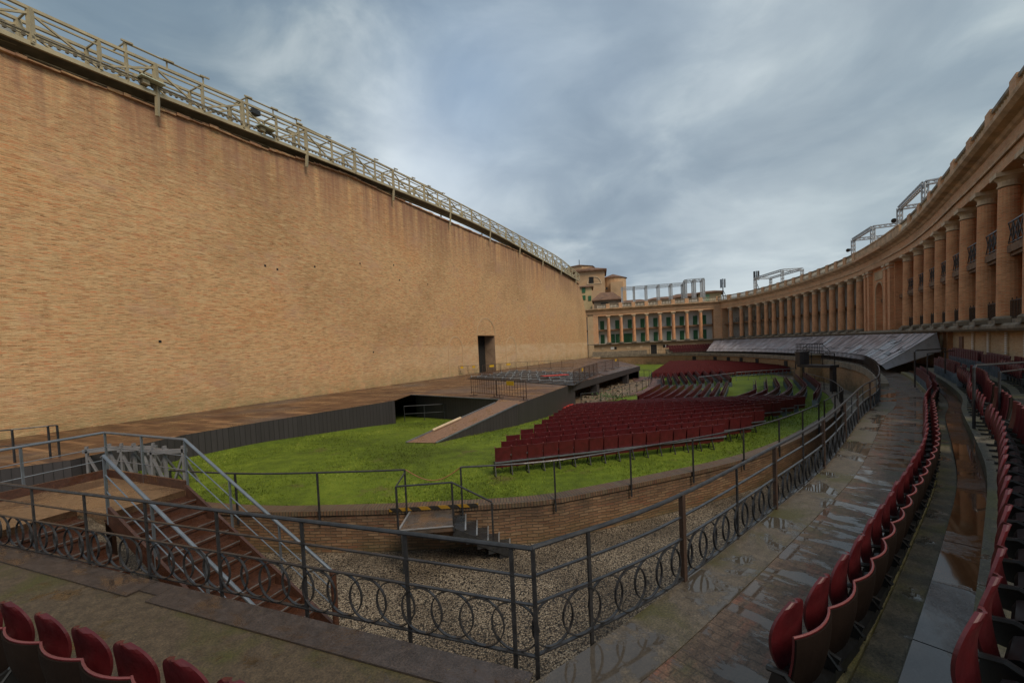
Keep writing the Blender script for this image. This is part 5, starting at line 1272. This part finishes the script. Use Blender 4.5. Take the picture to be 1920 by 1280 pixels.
def lawn_seat():
    e = empty('folding_chair'); m = MB()
    Bk = [(-.245, .235), (-.235, .86), (.235, .875), (.245, .25)]
    def slab(p0, p1, z0, z1, w0, w1, th, cur):
        n = 6; a = MB()
        for s_ in (0, 1):
            for i in range(n):
                u, v = -1+2*i/n, -1+2*(i+1)/n; f = lambda q, w, y, z: (q*w/2, y+cur*q*q+(th if s_ else 0), z)
                P = [f(u, w0, p0, z0), f(v, w0, p0, z0), f(v, w1, p1, z1), f(u, w1, p1, z1)]; a.face(P if not s_ else P[::-1], smooth=True)
        for i in range(n):
            u, v = -1+2*i/n, -1+2*(i+1)/n; a.face([(u*w1/2, p1+cur*u*u, z1), (v*w1/2, p1+cur*v*v, z1), (v*w1/2, p1+cur*v*v+th, z1), (u*w1/2, p1+cur*u*u+th, z1)])
        for q in (-1, 1): a.face([(q*w0/2, p0+cur, z0), (q*w1/2, p1+cur, z1), (q*w1/2, p1+cur+th, z1), (q*w0/2, p0+cur+th, z0)])
        return a
    slab(-.10, -.17, .24, .87, .48, .485, .018, .02).build('backrest', M_SEAT, e)
    slab(.02, -.05, .28, .80, .42, .44, .018, .02).build('seat_pan', M_SEAT, e)
    MB().bar((-.262, -.165, .42), (.262, -.165, .42), .04).build('rear_bar', M_GALV, e)
    m = MB(); m.bar((-.25, -.2, 0), (-.25, -.05, .42), .03); m.bar((-.25, .1, 0), (-.25, .0, .42), .03); m.bar((-.25, -.2, .01), (-.25, .1, .01), .03, .02); m.build('leg', M_BLACK, e)
    MB().box((-.25, -.145, .885), (.03, .03, .03)).build('cap_knob', M_EDGE, e)
    return e
TS = terrace_seat(); kt = kidmap(TS); TB = terrace_seat(.20, .86); kt2 = kidmap(TB); LS = lawn_seat(); kl = kidmap(LS)
slots = []      # (kind, x, y, z, heading, label, group)
def face_dir(v): return math.atan2(v.y, v.x)-math.pi/2
def ordi(i): return ordn[i] if i < len(ordn) else 'number %d' % (i+1)
def terrace_row(path, off, z, segs, pitch, rowname, group, kd='T'):
    c = 0
    pp = offs(path, off)
    for a, b in segs:
        s = a
        while s < b:
            p, n = along(pp, s)
            slots.append((kd, p.x, p.y, z, face_dir(-n), 'red tip-up seat, %s from near end of the %s' % (ordi(c), rowname), group)); c += 1; s += pitch
# arc positions are counted on the offset curve
def s_of(path, off, px, h=-1.9, ymin=0.):
    pp = offs(path, off)
    best = None
    for i in range(len(pp)-1):
        a, b = pp[i][0], pp[i+1][0]
        if a.y < max(ymin, 1.6): continue
        x0, x1 = proj_x(a.x, a.y, h), proj_x(b.x, b.y, h)
        if (x0-px)*(x1-px) <= 0: return pp[i][2]
    return None
PW = pathof(catmull([CORNER-Vector((.85, .55))*3.2]+WRp, .35))
def s_near(pp, y):
    for q in pp:
        if q[0].y >= y: return q[2]
pa, pb_, pc = offs(PW, 1.51), offs(PW, 2.40), offs(PW, 3.45)
y0 = s_near(pa, 2.75); terrace_row(PW, 1.51, WALKZ, [(y0, y0+13.3), (y0+14.2, y0+17.2), (y0+18.2, y0+27)], .53, 'row beside the brick walkway', 'red seats of the lowest terrace row')
y0 = s_near(pb_, 2.05); terrace_row(PW, 2.40, WALKZ+.38, [(y0, y0+9.5), (y0+10.4, y0+12.2), (y0+13.3, y0+22), (y0+23, y0+29)], .54, 'row beyond the brown plates', 'red seats of the second terrace row', 'B')
y0 = s_near(pc, 9.0); terrace_row(PW, 3.45, WALKZ+.73, [(y0, y0+3.2), (y0+4.6, y0+13.5), (y0+14.5, y0+21)], .54, 'row under the louvres', 'red seats of the top terrace row', 'B')
# row on the left, seen from behind
pl_ = offs(LREV, 1.70); c = 0; s = pl_[0][2]+.45
tgt = at(453, 1262, -1.88)
s_b = min(pl_, key=lambda q: (q[0]-tgt).length)
lp0 = tgt; dl = (at(27, 1120, -1.88)-tgt).normalized(); nl = Vector((dl.y, -dl.x));
if nl.y < 0: nl = -nl
for c in range(-2, 8):
    p = lp0+dl*.535*c-nl*.10
    slots.append(('T', p.x, p.y, WALKZ, face_dir(nl), 'red seat seen from behind, %s from right in the bottom left row' % ordi(c+2), 'red seats at the bottom left'))
def fillrows(poly, d, facing, pitch, spacing, first, name, group, jit=0., skip=None, nstart=None):
    d = d.normalized(); n = Vector((-d.y, d.x))
    ns = [Vector(p).dot(n) for p in poly]; ts_ = [Vector(p).dot(d) for p in poly]; r = 0; v = (min(ns)+.02) if nstart is None else nstart
    while v < max(ns):
        xs = []
        for i in range(len(poly)):
            a, b = i, (i+1) % len(poly)
            if (ns[a]-v)*(ns[b]-v) < 0: xs.append(ts_[a]+(ts_[b]-ts_[a])*(v-ns[a])/(ns[b]-ns[a]))
        xs.sort()
        if len(xs) >= 2:
            u = xs[0]+pitch/2; c = 0; g = 0
            while u < xs[-1]-pitch/2:
                if not (skip and skip(u, v)):
                    p = d*u+n*v; slots.append(('L', p.x, p.y, gz(p.x, p.y), face_dir(facing), 'dark red seat, %s from left in %s row of %s' % (ordi(c), ordi(r), name), group))
                c += 1; u += pitch
        v += spacing; r += 1
# nearest block on the lawn, seen from behind
dN = Vector((7.88, 2.09)).normalized(); nN = Vector((-dN.y, dN.x))
polyN = [(-.72, 12.75), (7.3, 14.85), (9.0, 16.0), (11.0, 18.4), (13.6, 20.7), (15.9, 22.6), (15.2, 24.6), (13.4, 25.4), (10.5, 26.2), (7.0, 26.6), (3.7, 25.3), (1.5, 18.6), (.6, 16.3), (-.3, 14.9)]
u_n = Vector((-.72, 12.9)).dot(nN)
fillrows(polyN, dN, nN, .52, .80, 0, 'the nearest lawn block', 'dark red seats of the nearest lawn block', nstart=u_n-.0)
# right group of rows that bend at the middle
near_e = [(1381.5, 750), (1405, 753), (1430, 753), (1461, 752), (1492, 752), (1525, 749)]; bend = [(1414, 728), (1435, 728), (1458, 722), (1481.5, 721.5), (1508, 720), (1535, 720)]; fare = [(1413, 710), (1433, 706), (1449, 705), (1469, 704), (1488, 700), (1505, 697)]
def seat_line(p, q, facing_left, rowlab, group, pitch=.53):
    d = (q-p); L = d.length; d.normalize(); n = Vector((-d.y, d.x)); 
    if not facing_left: n = -n
    k = int(L/pitch)
    for i in range(k):
        c = p+d*(pitch*(i+.5)); slots.append(('L', c.x, c.y, gz(c.x, c.y), face_dir(n), 'dark red seat, %s from near end of %s' % (ordi(i), rowlab), group))
for i, (a, b, c) in enumerate(zip(near_e, bend, fare)):
    A, B, C = at(*a, -3.75), at(*b, -3.75), at(*c, -3.75)
    seat_line(A, B, True, 'near leg of %s bent row from left' % ordi(i), 'dark red seats in bent rows on the right of the lawn'); seat_line(B, C, True, 'far leg of %s bent row from left' % ordi(i), 'dark red seats in bent rows on the right of the lawn')
# middle group
ne = [(1185+ (1030-560)/9.*0+13.5*i*1.0+ (0 if i < 3 else (i-3)*3.2), 744+i*1.4) for i in range(9)]
fe = [(1235, 719.5), (1250, 720), (1265, 720), (1281, 719.5), (1297, 718.5), (1313, 717.5), (1330, 715.5), (1347, 714), (1362, 713)]
A0, B0 = at(1190, 743, -3.72), at(1235, 719.5, -3.72)
for i in range(9):
    B = at(*fe[i], -3.75); d = (A0-B0).normalized(); L = 8.5+i*1.15; A = B+d*L
    if A.dot(nN) < Vector((7., 27.2)).dot(nN): A = B+d*min(L, max(3., (B-Vector((7., 27.4))).dot(nN)/max(.2, -d.dot(nN))))
    seat_line(A, B, True, '%s slanting row of middle lawn block' % ordi(i), 'dark red seats of the middle lawn block')
for i in range(9):
    px = 1243+13.7*i+ (i*i)*.25; A = at(px, 715-i*.8, -3.75); B = at(px-4-i*3.5+i*1.0, 700-i*1.2, -3.75)
    seat_line(A, B, True, '%s short row behind middle lawn block' % ordi(i), 'dark red seats in short rows behind the middle lawn block')
# far block, facing the stage and seen from the front
polyF = [tuple(at(x, y, -3.75)) for x, y in ((1221, 699), (1300, 696), (1380, 694), (1489, 687.5), (1458, 680), (1400, 677), (1340, 674), (1257, 676))]
dF_ = (at(1489, 690, -3.75)-at(1310, 700, -3.75)).normalized()
fillrows(polyF, dF_, Vector((dF_.y, -dF_.x)), .54, .86, 0, 'the far lawn block', 'red seats of the far lawn block')
NSEAT = 298
def apparent(s): return (s[1]**2+s[2]**2)
def visible(s):
    x = proj_x(s[1], s[2], s[3]-EYE+.5); c = CM.transposed() @ Vector((s[1], s[2], s[3]-EYE+.5)); return c.z < 0 and -90 < x < 2010
slots = [s for s in slots if visible(s)]
slots.sort(key=apparent)
print('seats', len(slots))
usedT = usedL = usedB = False
for k_, x, y, z, h, lab, grp in slots[:NSEAT]:
    if k_ == 'T': o = TS if not usedT else copy_tree(TS, kt); usedT = True
    elif k_ == 'B': o = TB if not usedB else copy_tree(TB, kt2); usedB = True
    else: o = LS if not usedL else copy_tree(LS, kl); usedL = True
    o.location = (x, y, z); o.rotation_euler = (random.uniform(-.012, .012), random.uniform(-.01, .01), h+random.uniform(-.015, .015)); tag(o, lab, 'seat', grp)
fm = MB(); fb = MB()
for k_, x, y, z, h, lab, grp in slots[NSEAT:]:
    M_ = Matrix.Translation((x, y, z)) @ Matrix.Rotation(h, 4, 'Z')
    fm.box(None, (.49, .025, .62), M=M_ @ Matrix.Translation((0, -.13, .555)) @ Matrix.Rotation(R(6), 4, 'X')); fm.box(None, (.43, .03, .52), M=M_ @ Matrix.Translation((0, .0, .54)))
    fb.box(None, (.53, .04, .04), M=M_ @ Matrix.Translation((0, -.165, .42)))
    fb.box(None, (.03, .25, .42), M=M_ @ Matrix.Translation((-.25, -.06, .21)))
fr_ = fm.build('distant_seats', M_SEAT); tag(fr_, 'mass of dark red seats standing in rows on the farther lawn', 'seats', kind='stuff'); o = fb.build('seat_frames', M_GALV); o.parent = fr_; o['kind'] = 'stuff'
# red seats on the far terrace left of the tarpaulins
a1, b1 = k_at(1247, -2.), k_at(1330, -2.); fm = MB()
for r_i in range(4):
    lo, hi = min(a1, b1), max(a1, b1); s = lo
    while s < hi-r_i*.3:
        p, n = along(KALL, s); q = p-n*(2.2+r_i*.9); M_ = Matrix.Translation((q.x, q.y, EYE-1.75-r_i*.33)) @ Matrix.Rotation(face_dir(-n), 4, 'Z')
        fm.box(None, (.5, .03, .55), M=M_ @ Matrix.Translation((0, -.1, .55))); fm.box(None, (.44, .04, .5), M=M_ @ Matrix.Translation((0, .05, .5))); s += .54
tag(fm.build('distant_seats', M_SEAT), 'block of dark red seats on the far terrace beside the dark doorway', 'seats', kind='stuff')
seg = sect(KALL, min(a1, b1), max(a1, b1)); m = MB()
for k in range(4): m.sweep(seg, [(-2.7-.9*k, 1.5), (-1.8-.9*k-.002 if k else -.9, 1.5), (-1.8-.9*k-.002 if k else -.9, EYE-1.75-.33*k), (-2.7-.9*k, EYE-1.75-.33*k)])
tag(m.build('seating_steps', M_STONED), 'stone steps carrying the block of red seats on the far terrace', 'steps')
# railings and stair gaps between the seat blocks on the right
for (px, py, px2, h, lab) in ((1826, 770, 1925, -1.15, 'black tubular guard rail across the aisle between the right hand seat blocks, nearer of two'), (1715, 690, 1772, -1.25, 'black tubular guard rail in front of the side curtain of the tarpaulins')):
    z = EYE+h; a, b = at(px, py-86 if px > 1800 else py-33, h+0), None
    d = vray(px, 685 if px > 1800 else 657); 
    dist = 9.8 if px > 1800 else 19.
    A = Vector((d.x, d.y))*dist; zt = EYE+vray(px, 685 if px > 1800 else 657).z*dist; d2_ = vray(px2, 685 if px > 1800 else 657); B = Vector((d2_.x, d2_.y))*dist*1.03; zb_ = WALKZ+.15
    root = empty('guard_rail', (A.x, A.y, zb_)); tag(root, lab, 'railing')
    under(MB().tube([(A.x, A.y, zb_), (A.x, A.y, zt-.05), (A.x+(B.x-A.x)*.04, A.y+(B.y-A.y)*.04, zt), (B.x, B.y, zt), (B.x, B.y, zb_+.5)], .03, 8).build('frame', M_IRON), root)
    C = A.lerp(B, .12); under(MB().tube([(C.x+.1, C.y-.3, zb_), (C.x+.1, C.y-.3, zt-.15), (B.x+.1, B.y-.3, zt-.1)], .025, 8).build('lower_rail', M_IRON), root)
# ------------------------------------------------------------------ small bridge tower on the far trench wall
bt = empty('brick_gatehouse', (32.5, 47.5, 0)); tag(bt, 'small brick landing with railings and a dark footbridge, standing in the curved trench', 'landing')
sg_ = w_at(1530, -1.5); p, n = along(WP, sg_); tg = Vector((-n.y, n.x)); rz = math.atan2(tg.y, tg.x)
def GP(u, v): q = p+tg*u-n*v; return q
def gbox(name, u, v, su, sv, z0, z1, mat): q = GP(u, v); return under(MB().box((q.x, q.y, (z0+z1)/2), (su, sv, z1-z0), rz=rz).build(name, mat), bt)
k_px = p.length*1.0
W1 = abs((at(1570, 700, -2.) - at(1538, 700, -2.)).length)
gbox('brick_pier', -1.2, .65, .9, 1.3, 0, WALKZ+.55, M_TRB); gbox('brick_pier', 1.4, .65, 1.3, 1.3, 0, WALKZ+.55, M_TRB)
gbox('dark_passage', .2, .85, 1.8, .5, 0, WALKZ+.2, M_DARK); gbox('landing_floor', .1, .65, 4.2, 1.5, WALKZ+.551, WALKZ+.68, M_STONED)
m = MB()
for v in (0, 1.3):
    for k in range(9): q = GP(-2+k*.5, v); m.bar((q.x, q.y, WALKZ+.68), (q.x, q.y, WALKZ+1.75), .035)
    a, b = GP(-2, v), GP(2.05, v)
    for z in (1.72, 1.35, 1.0): m.bar((a.x, a.y, WALKZ+z), (b.x, b.y, WALKZ+z), .04)
for u in (-2, 2.05):
    a, b = GP(u, 0), GP(u, 1.3)
    for z in (1.72, 1.35, 1.0): m.bar((a.x, a.y, WALKZ+z), (b.x, b.y, WALKZ+z), .04)
under(m.build('railing', M_IRON), bt)
for s_ in (-1, 1):
    a, b = GP(2.1 if s_ > 0 else -2.05, .1), GP(4.4 if s_ > 0 else -4.2, .1); under(MB().bar((a.x, a.y, WALKZ+1.7), (b.x, b.y, WALKZ+1.0), .05).bar((a.x, a.y, WALKZ+1.2), (b.x, b.y, WALKZ+.5), .04).bar((b.x, b.y, WALKZ+.1), (b.x, b.y, WALKZ+1.02), .05).build('sloping_rail', M_IRON), bt)
# footbridge from the landing to the lawn
fb_ = empty('footbridge', (GP(.3, 1.5).x, GP(.3, 1.5).y, 0)); tag(fb_, 'dark steel footbridge with a black box crossing the far end of the trench', 'footbridge')
d = vray(1550, 683); dist = p.length*.80; e1 = Vector((vray(1565, 683).x, vray(1565, 683).y)).normalized()*dist; e0_ = Vector((vray(1502, 683).x, vray(1502, 683).y)).normalized()*dist*1.04
zB = EYE-2.75
m = MB(); m.bar((e0_.x, e0_.y, zB), (e1.x, e1.y, zB), 1.0, .22); under(m.build('deck', M_SKIRT), fb_)
for t_ in (0, .33, .66, 1): q = e0_.lerp(e1, t_); under(MB().bar((q.x, q.y, zB+.11), (q.x, q.y, zB+1.1), .05).build('rail_post', M_IRON), fb_)
under(MB().bar((e0_.x, e0_.y, zB+1.1), (e1.x, e1.y, zB+1.1), .05).bar((e0_.x, e0_.y, zB+.6), (e1.x, e1.y, zB+.6), .04).build('handrail', M_IRON), fb_)
q = e1.lerp(e0_, .05); under(MB().bar((q.x, q.y, 0), (q.x, q.y, zB-.11), .35, .35).build('support', M_SKIRT), fb_)
q = e0_.lerp(e1, .04); bx = empty('black_box', (q.x, q.y, zB+.11)); tag(bx, 'black flight case standing on the left end of the dark footbridge', 'case')
mb = MB(); mb.box((0, 0, .55), (.85, .6, 1.08)); mb.build('body', M_SKIRT, bx); mb = MB(); mb.box((0, 0, 1.12), (.9, .65, .06)); mb.build('lid', M_BLACK, bx)
# dark arched openings in the far trench wall
for px in (1302, 1341, 1366, 1390, 1420, 1474, 1495):
    s = w_at(px, -3.2)
    if s is None: continue
    p_, n_ = along(WP, s); q = p_-n_*.03; m = MB(); m.box((q.x, q.y, EYE-3.6), (.9, .12, .9), rz=math.atan2(n_.y, n_.x)+math.pi/2); m.lathe([(0.01, -.06), (.45, -.06), (.45, .06), (.01, .06)], (0, 0, 0), 3) if False else None
    o = m.build('vent_opening', M_DARK); under(o, tw)
# dark ramp / opening below the far terrace
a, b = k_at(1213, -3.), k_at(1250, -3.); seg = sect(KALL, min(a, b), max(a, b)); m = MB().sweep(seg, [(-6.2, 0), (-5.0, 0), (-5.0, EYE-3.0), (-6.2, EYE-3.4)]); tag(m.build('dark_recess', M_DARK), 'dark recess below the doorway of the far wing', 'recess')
a, b = k_at(1255, -3.), k_at(1338, -3.)
# ------------------------------------------------------------------ things on the roof
def lattice(mb, a, b, w=.30, r=.025, n=None):
    """square lattice truss from a to b"""
    a, b = Vector(a), Vector(b); d = (b-a).normalized(); u = Vector((0, 0, 1)) if abs(d.z) < .9 else Vector((1, 0, 0)); x = d.cross(u).normalized(); y = x.cross(d)
    C = [(x*sx+y*sy)*w/2 for sx, sy in ((-1, -1), (1, -1), (1, 1), (-1, 1))]
    for c in C: mb.bar(a+c, b+c, r*2)
    L = (b-a).length; n = n or max(2, int(L/(w*1.6)))
    for i in range(n):
        p, q = a+(b-a)*i/n, a+(b-a)*(i+1)/n
        for k in range(4): mb.bar(p+C[k], q+C[(k+1) % 4], r*1.2)
    return mb
def truss_frame(px0, px1, h, depth, label, off0=1.5, nmid=1, r=.04, w=.34, z0=ET+.1):
    s0, s1 = k_at(px0, 9.), k_at(px1, 9.)
    if h > 100: p_, n_ = along(KALL, s0); q = p_+n_*off0; d = vray(px0, h); h = EYE+d.z/math.hypot(d.x, d.y)*q.length-z0-w/2
    root = empty('truss_frame', tuple(along(KALL, s0)[0])+(z0,)); tag(root, label, 'truss', 'aluminium truss frames on the arena roof')
    pts = {}
    for j, s in enumerate([s0+(s1-s0)*k/nmid for k in range(nmid+1)]):
        p_, n_ = along(KALL, s)
        for i, o in enumerate((off0, off0+depth)): q = p_+n_*o; pts[j, i] = (q.x, q.y); under(lattice(MB(), (q.x, q.y, z0), (q.x, q.y, z0+h), w, r).build('leg', M_ALU), root)
    T = lambda k: pts[k]+(z0+h,)
    for j in range(nmid+1): under(lattice(MB(), T((j, 0)), T((j, 1)), w, r).build('cross_beam', M_ALU), root)
    for j in range(nmid):
        for i in (0, 1): under(lattice(MB(), T((j, i)), T((j+1, i)), w, r).build('beam', M_ALU), root)
    return root, pts
truss_frame(1690, 1738, 387, 3.4, 'aluminium truss frame on the roof, the nearest and largest on the right', off0=-.1, w=.26)
truss_frame(1602, 1639, 447, 3.2, 'aluminium truss frame on the roof left of the largest one', off0=-.1, w=.26)
truss_frame(1402, 1450, 522, 3.4, 'white aluminium truss frame on the roof around the dark mast', off0=1.6)
for px, lab in ((1596, 'small black spotlight on the left corner of the middle roof truss'), (1684, 'small black spotlight on the left corner of the largest roof truss')):
    s = k_at(px, 9.); p_, n_ = along(KALL, s); q = p_-n_*.1; zz = ET+ 1.9; e = empty('spotlight', (q.x, q.y, zz)); tag(e, lab, 'spotlight')
    MB().tube([(0, 0, 0), (-.45, -.2, -.1)], [.16, .22], 10).build('housing', M_BLACK, e); MB().bar((0, 0, 0), (.5, .1, .1), .05).build('arm', M_IRON, e)
root, pts = truss_frame(1167, 1285, 4.6, 4.0, 'long aluminium truss frame on the roof of the far wing', off0=1.2, nmid=5, r=.035, w=.30)
truss_frame(1288, 1322, 5.2, 3.0, 'upright aluminium truss bundle at the right end of the far roof', off0=1.2, nmid=2, r=.045, w=.35)
def mast(px, py0, py1, dist, name, label, n=3):
    d0 = vray(px, py0); d0 = d0/math.hypot(d0.x, d0.y)*dist; z1 = EYE+d0.z; d1 = vray(px, py1); d1 = d1/math.hypot(d1.x, d1.y)*dist; z0 = EYE+d1.z
    e = empty(name, (d0.x, d0.y, z0-2)); tag(e, label, 'antenna'); H = z1-z0+2
    MB().tube([(0, 0, 0), (0, 0, H)], .12, 8).build('pole', M_IRON, e)
    for k in range(n): a = k*2.1; MB().box((.45*math.cos(a), .45*math.sin(a), H-1.0), (.34, .22, 2.0), rz=a).bar((0, 0, H-1.), (.45*math.cos(a), .45*math.sin(a), H-1.), .08).build('panel_antenna', M_GALV if n == 3 else M_IRON, e)
    MB().bar((0, 0, H*.6), (1.6, .4, .2), .08).build('stay', M_IRON, e); return e
mast(1355, 523, 556, 112, 'phone_mast', 'grey mobile phone mast behind the junction of the far wing'); mast(1418, 508, 545, 110, 'phone_mast', 'dark mast with slim antennas inside the white roof truss', 2)
def bld_at(px, dist): d = vray(px, 600); d = Vector((d.x, d.y)).normalized()*dist; return d
def zpx(px, py, dist): d = vray(px, py); return EYE+d.z/math.hypot(d.x, d.y)*dist
# church with drum and apse beyond the far wing
D = 165; c0 = bld_at(1122, D); ch = empty('church', (c0.x, c0.y, 0)); tag(ch, 'ochre brick church with low tiled dome drum and rounded apse behind the far wing', 'church')
M_CH = brick('church_brick', [(.36, .22, .12), (.46, .29, .16), (.52, .35, .20), (.44, .24, .12)], (.46, .34, .22), streak=.5, stain_amt=.3, bmp=.01, big=.15)
ax = Vector((c0.y, -c0.x)).normalized(); ay = c0.normalized(); sc_ = D/800.*1.0
def X(px): return (px-1122)*sc_
def CPt(u, v): return c0+ax*u+ay*v
rzc = math.atan2(ax.y, ax.x)
def cbox(name, px0, px1, v0, v1, z0, z1, mat): q = CPt((X(px0)+X(px1))/2, (v0+v1)/2); return under(MB().box((q.x, q.y, (z0+z1)/2), (X(px1)-X(px0), v1-v0, z1-z0), rz=rzc).build(name, mat), ch)
zt = zpx(1110, 506, D)
cbox('nave', 1083, 1136, 0, 14, 0, zt, M_CH)
def cone_roof(name, c, r0, r1, z0, z1, n, mat, a0=0, a1=2*math.pi): return under(MB().lathe([(r0, z0), (r1, z1)], (c.x, c.y, 0), n, a0, a1).build(name, mat), ch)
qd = CPt(X(1090), 7); zd = zpx(1090, 496, D)
under(MB().lathe([(X(1143)-X(1115), zt-3), (X(1143)-X(1115), zd)], (qd.x, qd.y, 0), 8).build('drum', M_CH), ch); cone_roof('drum_roof', qd, (X(1143)-X(1115))*1.09, .2, zd-.05, zpx(1090, 489.5, D), 8, M_ROOF)
under(MB().tube([(qd.x, qd.y, zd), (qd.x, qd.y, zpx(1088, 480, D))], .14, 6).build('finial', M_IRON), ch)
m = MB(); a, b, c, d_2 = CPt(X(1076), -1), CPt(X(1140), -1), CPt(X(1140), 15), CPt(X(1076), 15); zz = zt+.2
m.face([(a.x, a.y, zt), (b.x, b.y, zt), (qd.x+2, qd.y-2, zt+2.2)]); m.face([(b.x, b.y, zt), (c.x, c.y, zt), (qd.x+2, qd.y-2, zt+2.2)]); m.face([(d_2.x, d_2.y, zt), (a.x, a.y, zt), (qd.x+2, qd.y-2, zt+2.2)]); m.face([(c.x, c.y, zt), (d_2.x, d_2.y, zt), (qd.x+2, qd.y-2, zt+2.2)]); m.prism([tuple(a), tuple(b), tuple(c), tuple(d_2)], zt-.5, zt-.01); under(m.build('nave_roof', M_ROOF), ch)
za = zpx(1160, 515, D); qa = CPt(X(1152), 9)
under(MB().lathe([(X(1176)-X(1152), 0), (X(1176)-X(1152), za)], (qa.x, qa.y, 0), 22).build('apse', M_CH), ch); cone_roof('apse_roof', qa, (X(1178.5)-X(1152)), .3, za-.1, zpx(1150, 507, D), 22, M_ROOF)
cbox('side_chapel', 1146, 1168, 1.5, 6, 0, zpx(1155, 527, D), M_CH)
qw = CPt(X(1112), -.06); m = MB(); m.box((qw.x, qw.y, zpx(1112, 525, D)), (1.7, .3, 2.4), rz=rzc); under(m.build('window', M_DARK), ch)
m = MB()
for k in range(12):
    a0, a1 = math.pi*k/12, math.pi*(k+1)/12; rr_ = 2.6; zc = zpx(1117, 531.5, D); q0, q1 = CPt(X(1117)+rr_*math.cos(a0), -.05), CPt(X(1117)+rr_*math.cos(a1), -.05); m.bar((q0.x, q0.y, zc+rr_*math.sin(a0)), (q1.x, q1.y, zc+rr_*math.sin(a1)), .25)
q0, q1 = CPt(X(1117)-2.6, -.05), CPt(X(1117)+2.6, -.05); m.bar((q0.x, q0.y, zc), (q1.x, q1.y, zc), .25); under(m.build('arch_moulding', M_CAP), ch)
cbox('window', 1137.5, 1140.5, -.1, .2, zpx(1139, 543, D), zpx(1139, 538, D), M_DARK)
# yellow house with green shutters at the end of the great wall
def house(name, px0, px1, pyt, dist, depth, mat, label, wins=(), roofh=2.5, wmat=None, eave=.6):
    c = bld_at((px0+px1)/2, dist); e = empty(name, (c.x, c.y, 0)); tag(e, label, 'house'); s_ = dist/800.; ax_ = Vector((c.y, -c.x)).normalized(); ay_ = c.normalized(); w = (px1-px0)*s_; z = zpx((px0+px1)/2, pyt, dist); rz_ = math.atan2(ax_.y, ax_.x); q = c+ay_*depth/2
    under(MB().box((q.x, q.y, z/2), (w, depth, z), rz=rz_).build('walls', mat), e)
    m = MB(); P = [c+ax_*u+ay_*v for u, v in ((-w/2-eave, -eave), (w/2+eave, -eave), (w/2+eave, depth+eave), (-w/2-eave, depth+eave))]; R0, R1 = c-ax_*w*.25+ay_*depth/2, c+ax_*w*.25+ay_*depth/2
    m.prism([tuple(p_) for p_ in P], z-.15, z+.12); zz = z+.12
    T3 = lambda v, zz_: (v.x, v.y, zz_)
    m.face([T3(P[0], zz), T3(P[1], zz), T3(R1, zz+roofh), T3(R0, zz+roofh)]); m.face([T3(P[2], zz), T3(P[3], zz), T3(R0, zz+roofh), T3(R1, zz+roofh)]); m.face([T3(P[1], zz), T3(P[2], zz), T3(R1, zz+roofh)]); m.face([T3(P[3], zz), T3(P[0], zz), T3(R0, zz+roofh)])
    under(m.build('roof', M_ROOF), e)
    for wx, wy, ww, wh in wins:
        u = (wx-(px0+px1)/2)*s_; q = c+ax_*u-ay_*.05; under(MB().box((q.x, q.y, zpx(wx, wy, dist)), (ww, .2, wh), rz=rz_).build('window', wmat or M_GREEN), e)
    return e
M_YH = plain('yellow_render', (.45, .34, .18), .85, var=.15, vs=.5); M_HB = plain('brown_render', (.22, .155, .10), .85, var=.3, vs=.5)
house('house', 1082, 1111, 538, 138, 8, M_YH, 'small yellow house with green shutters squeezed between great wall and church', ((1096.5, 544, 1.0, 1.6), (1107.5, 544, .01, .01), (1096.5, 558, 1., 1.4), (1107, 559, .9, 1.5)), roofh=.8)
house('house', 1116, 1162, 562, 128, 9, M_HB, 'low brown house with a worn tiled roof in front of the church', ((1135, 571, 2.2, 1.2),), roofh=2.6, wmat=M_DARK)
house('house', 1164, 1214, 567, 126, 9, M_HB, 'long low building with grey roof behind the left end of the roof truss', (), roofh=1.1)
house('house', 1218, 1262, 561, 132, 9, M_HB, 'low building with tiled roof behind the middle of the long roof truss', (), roofh=1.)
house('house', 1258, 1316, 556, 140, 9, M_HB, 'dark roofed building behind the right half of the long roof truss', (), roofh=1.3)
house('house', 1314, 1349, 548, 120, 8, M_YH, 'yellowish rooftop house with a pale green door at the end of the truss', ((1327, 561, 1.4, 2.4),), roofh=.7, wmat=plain('pale_green_door', (.16, .30, .17), .6))
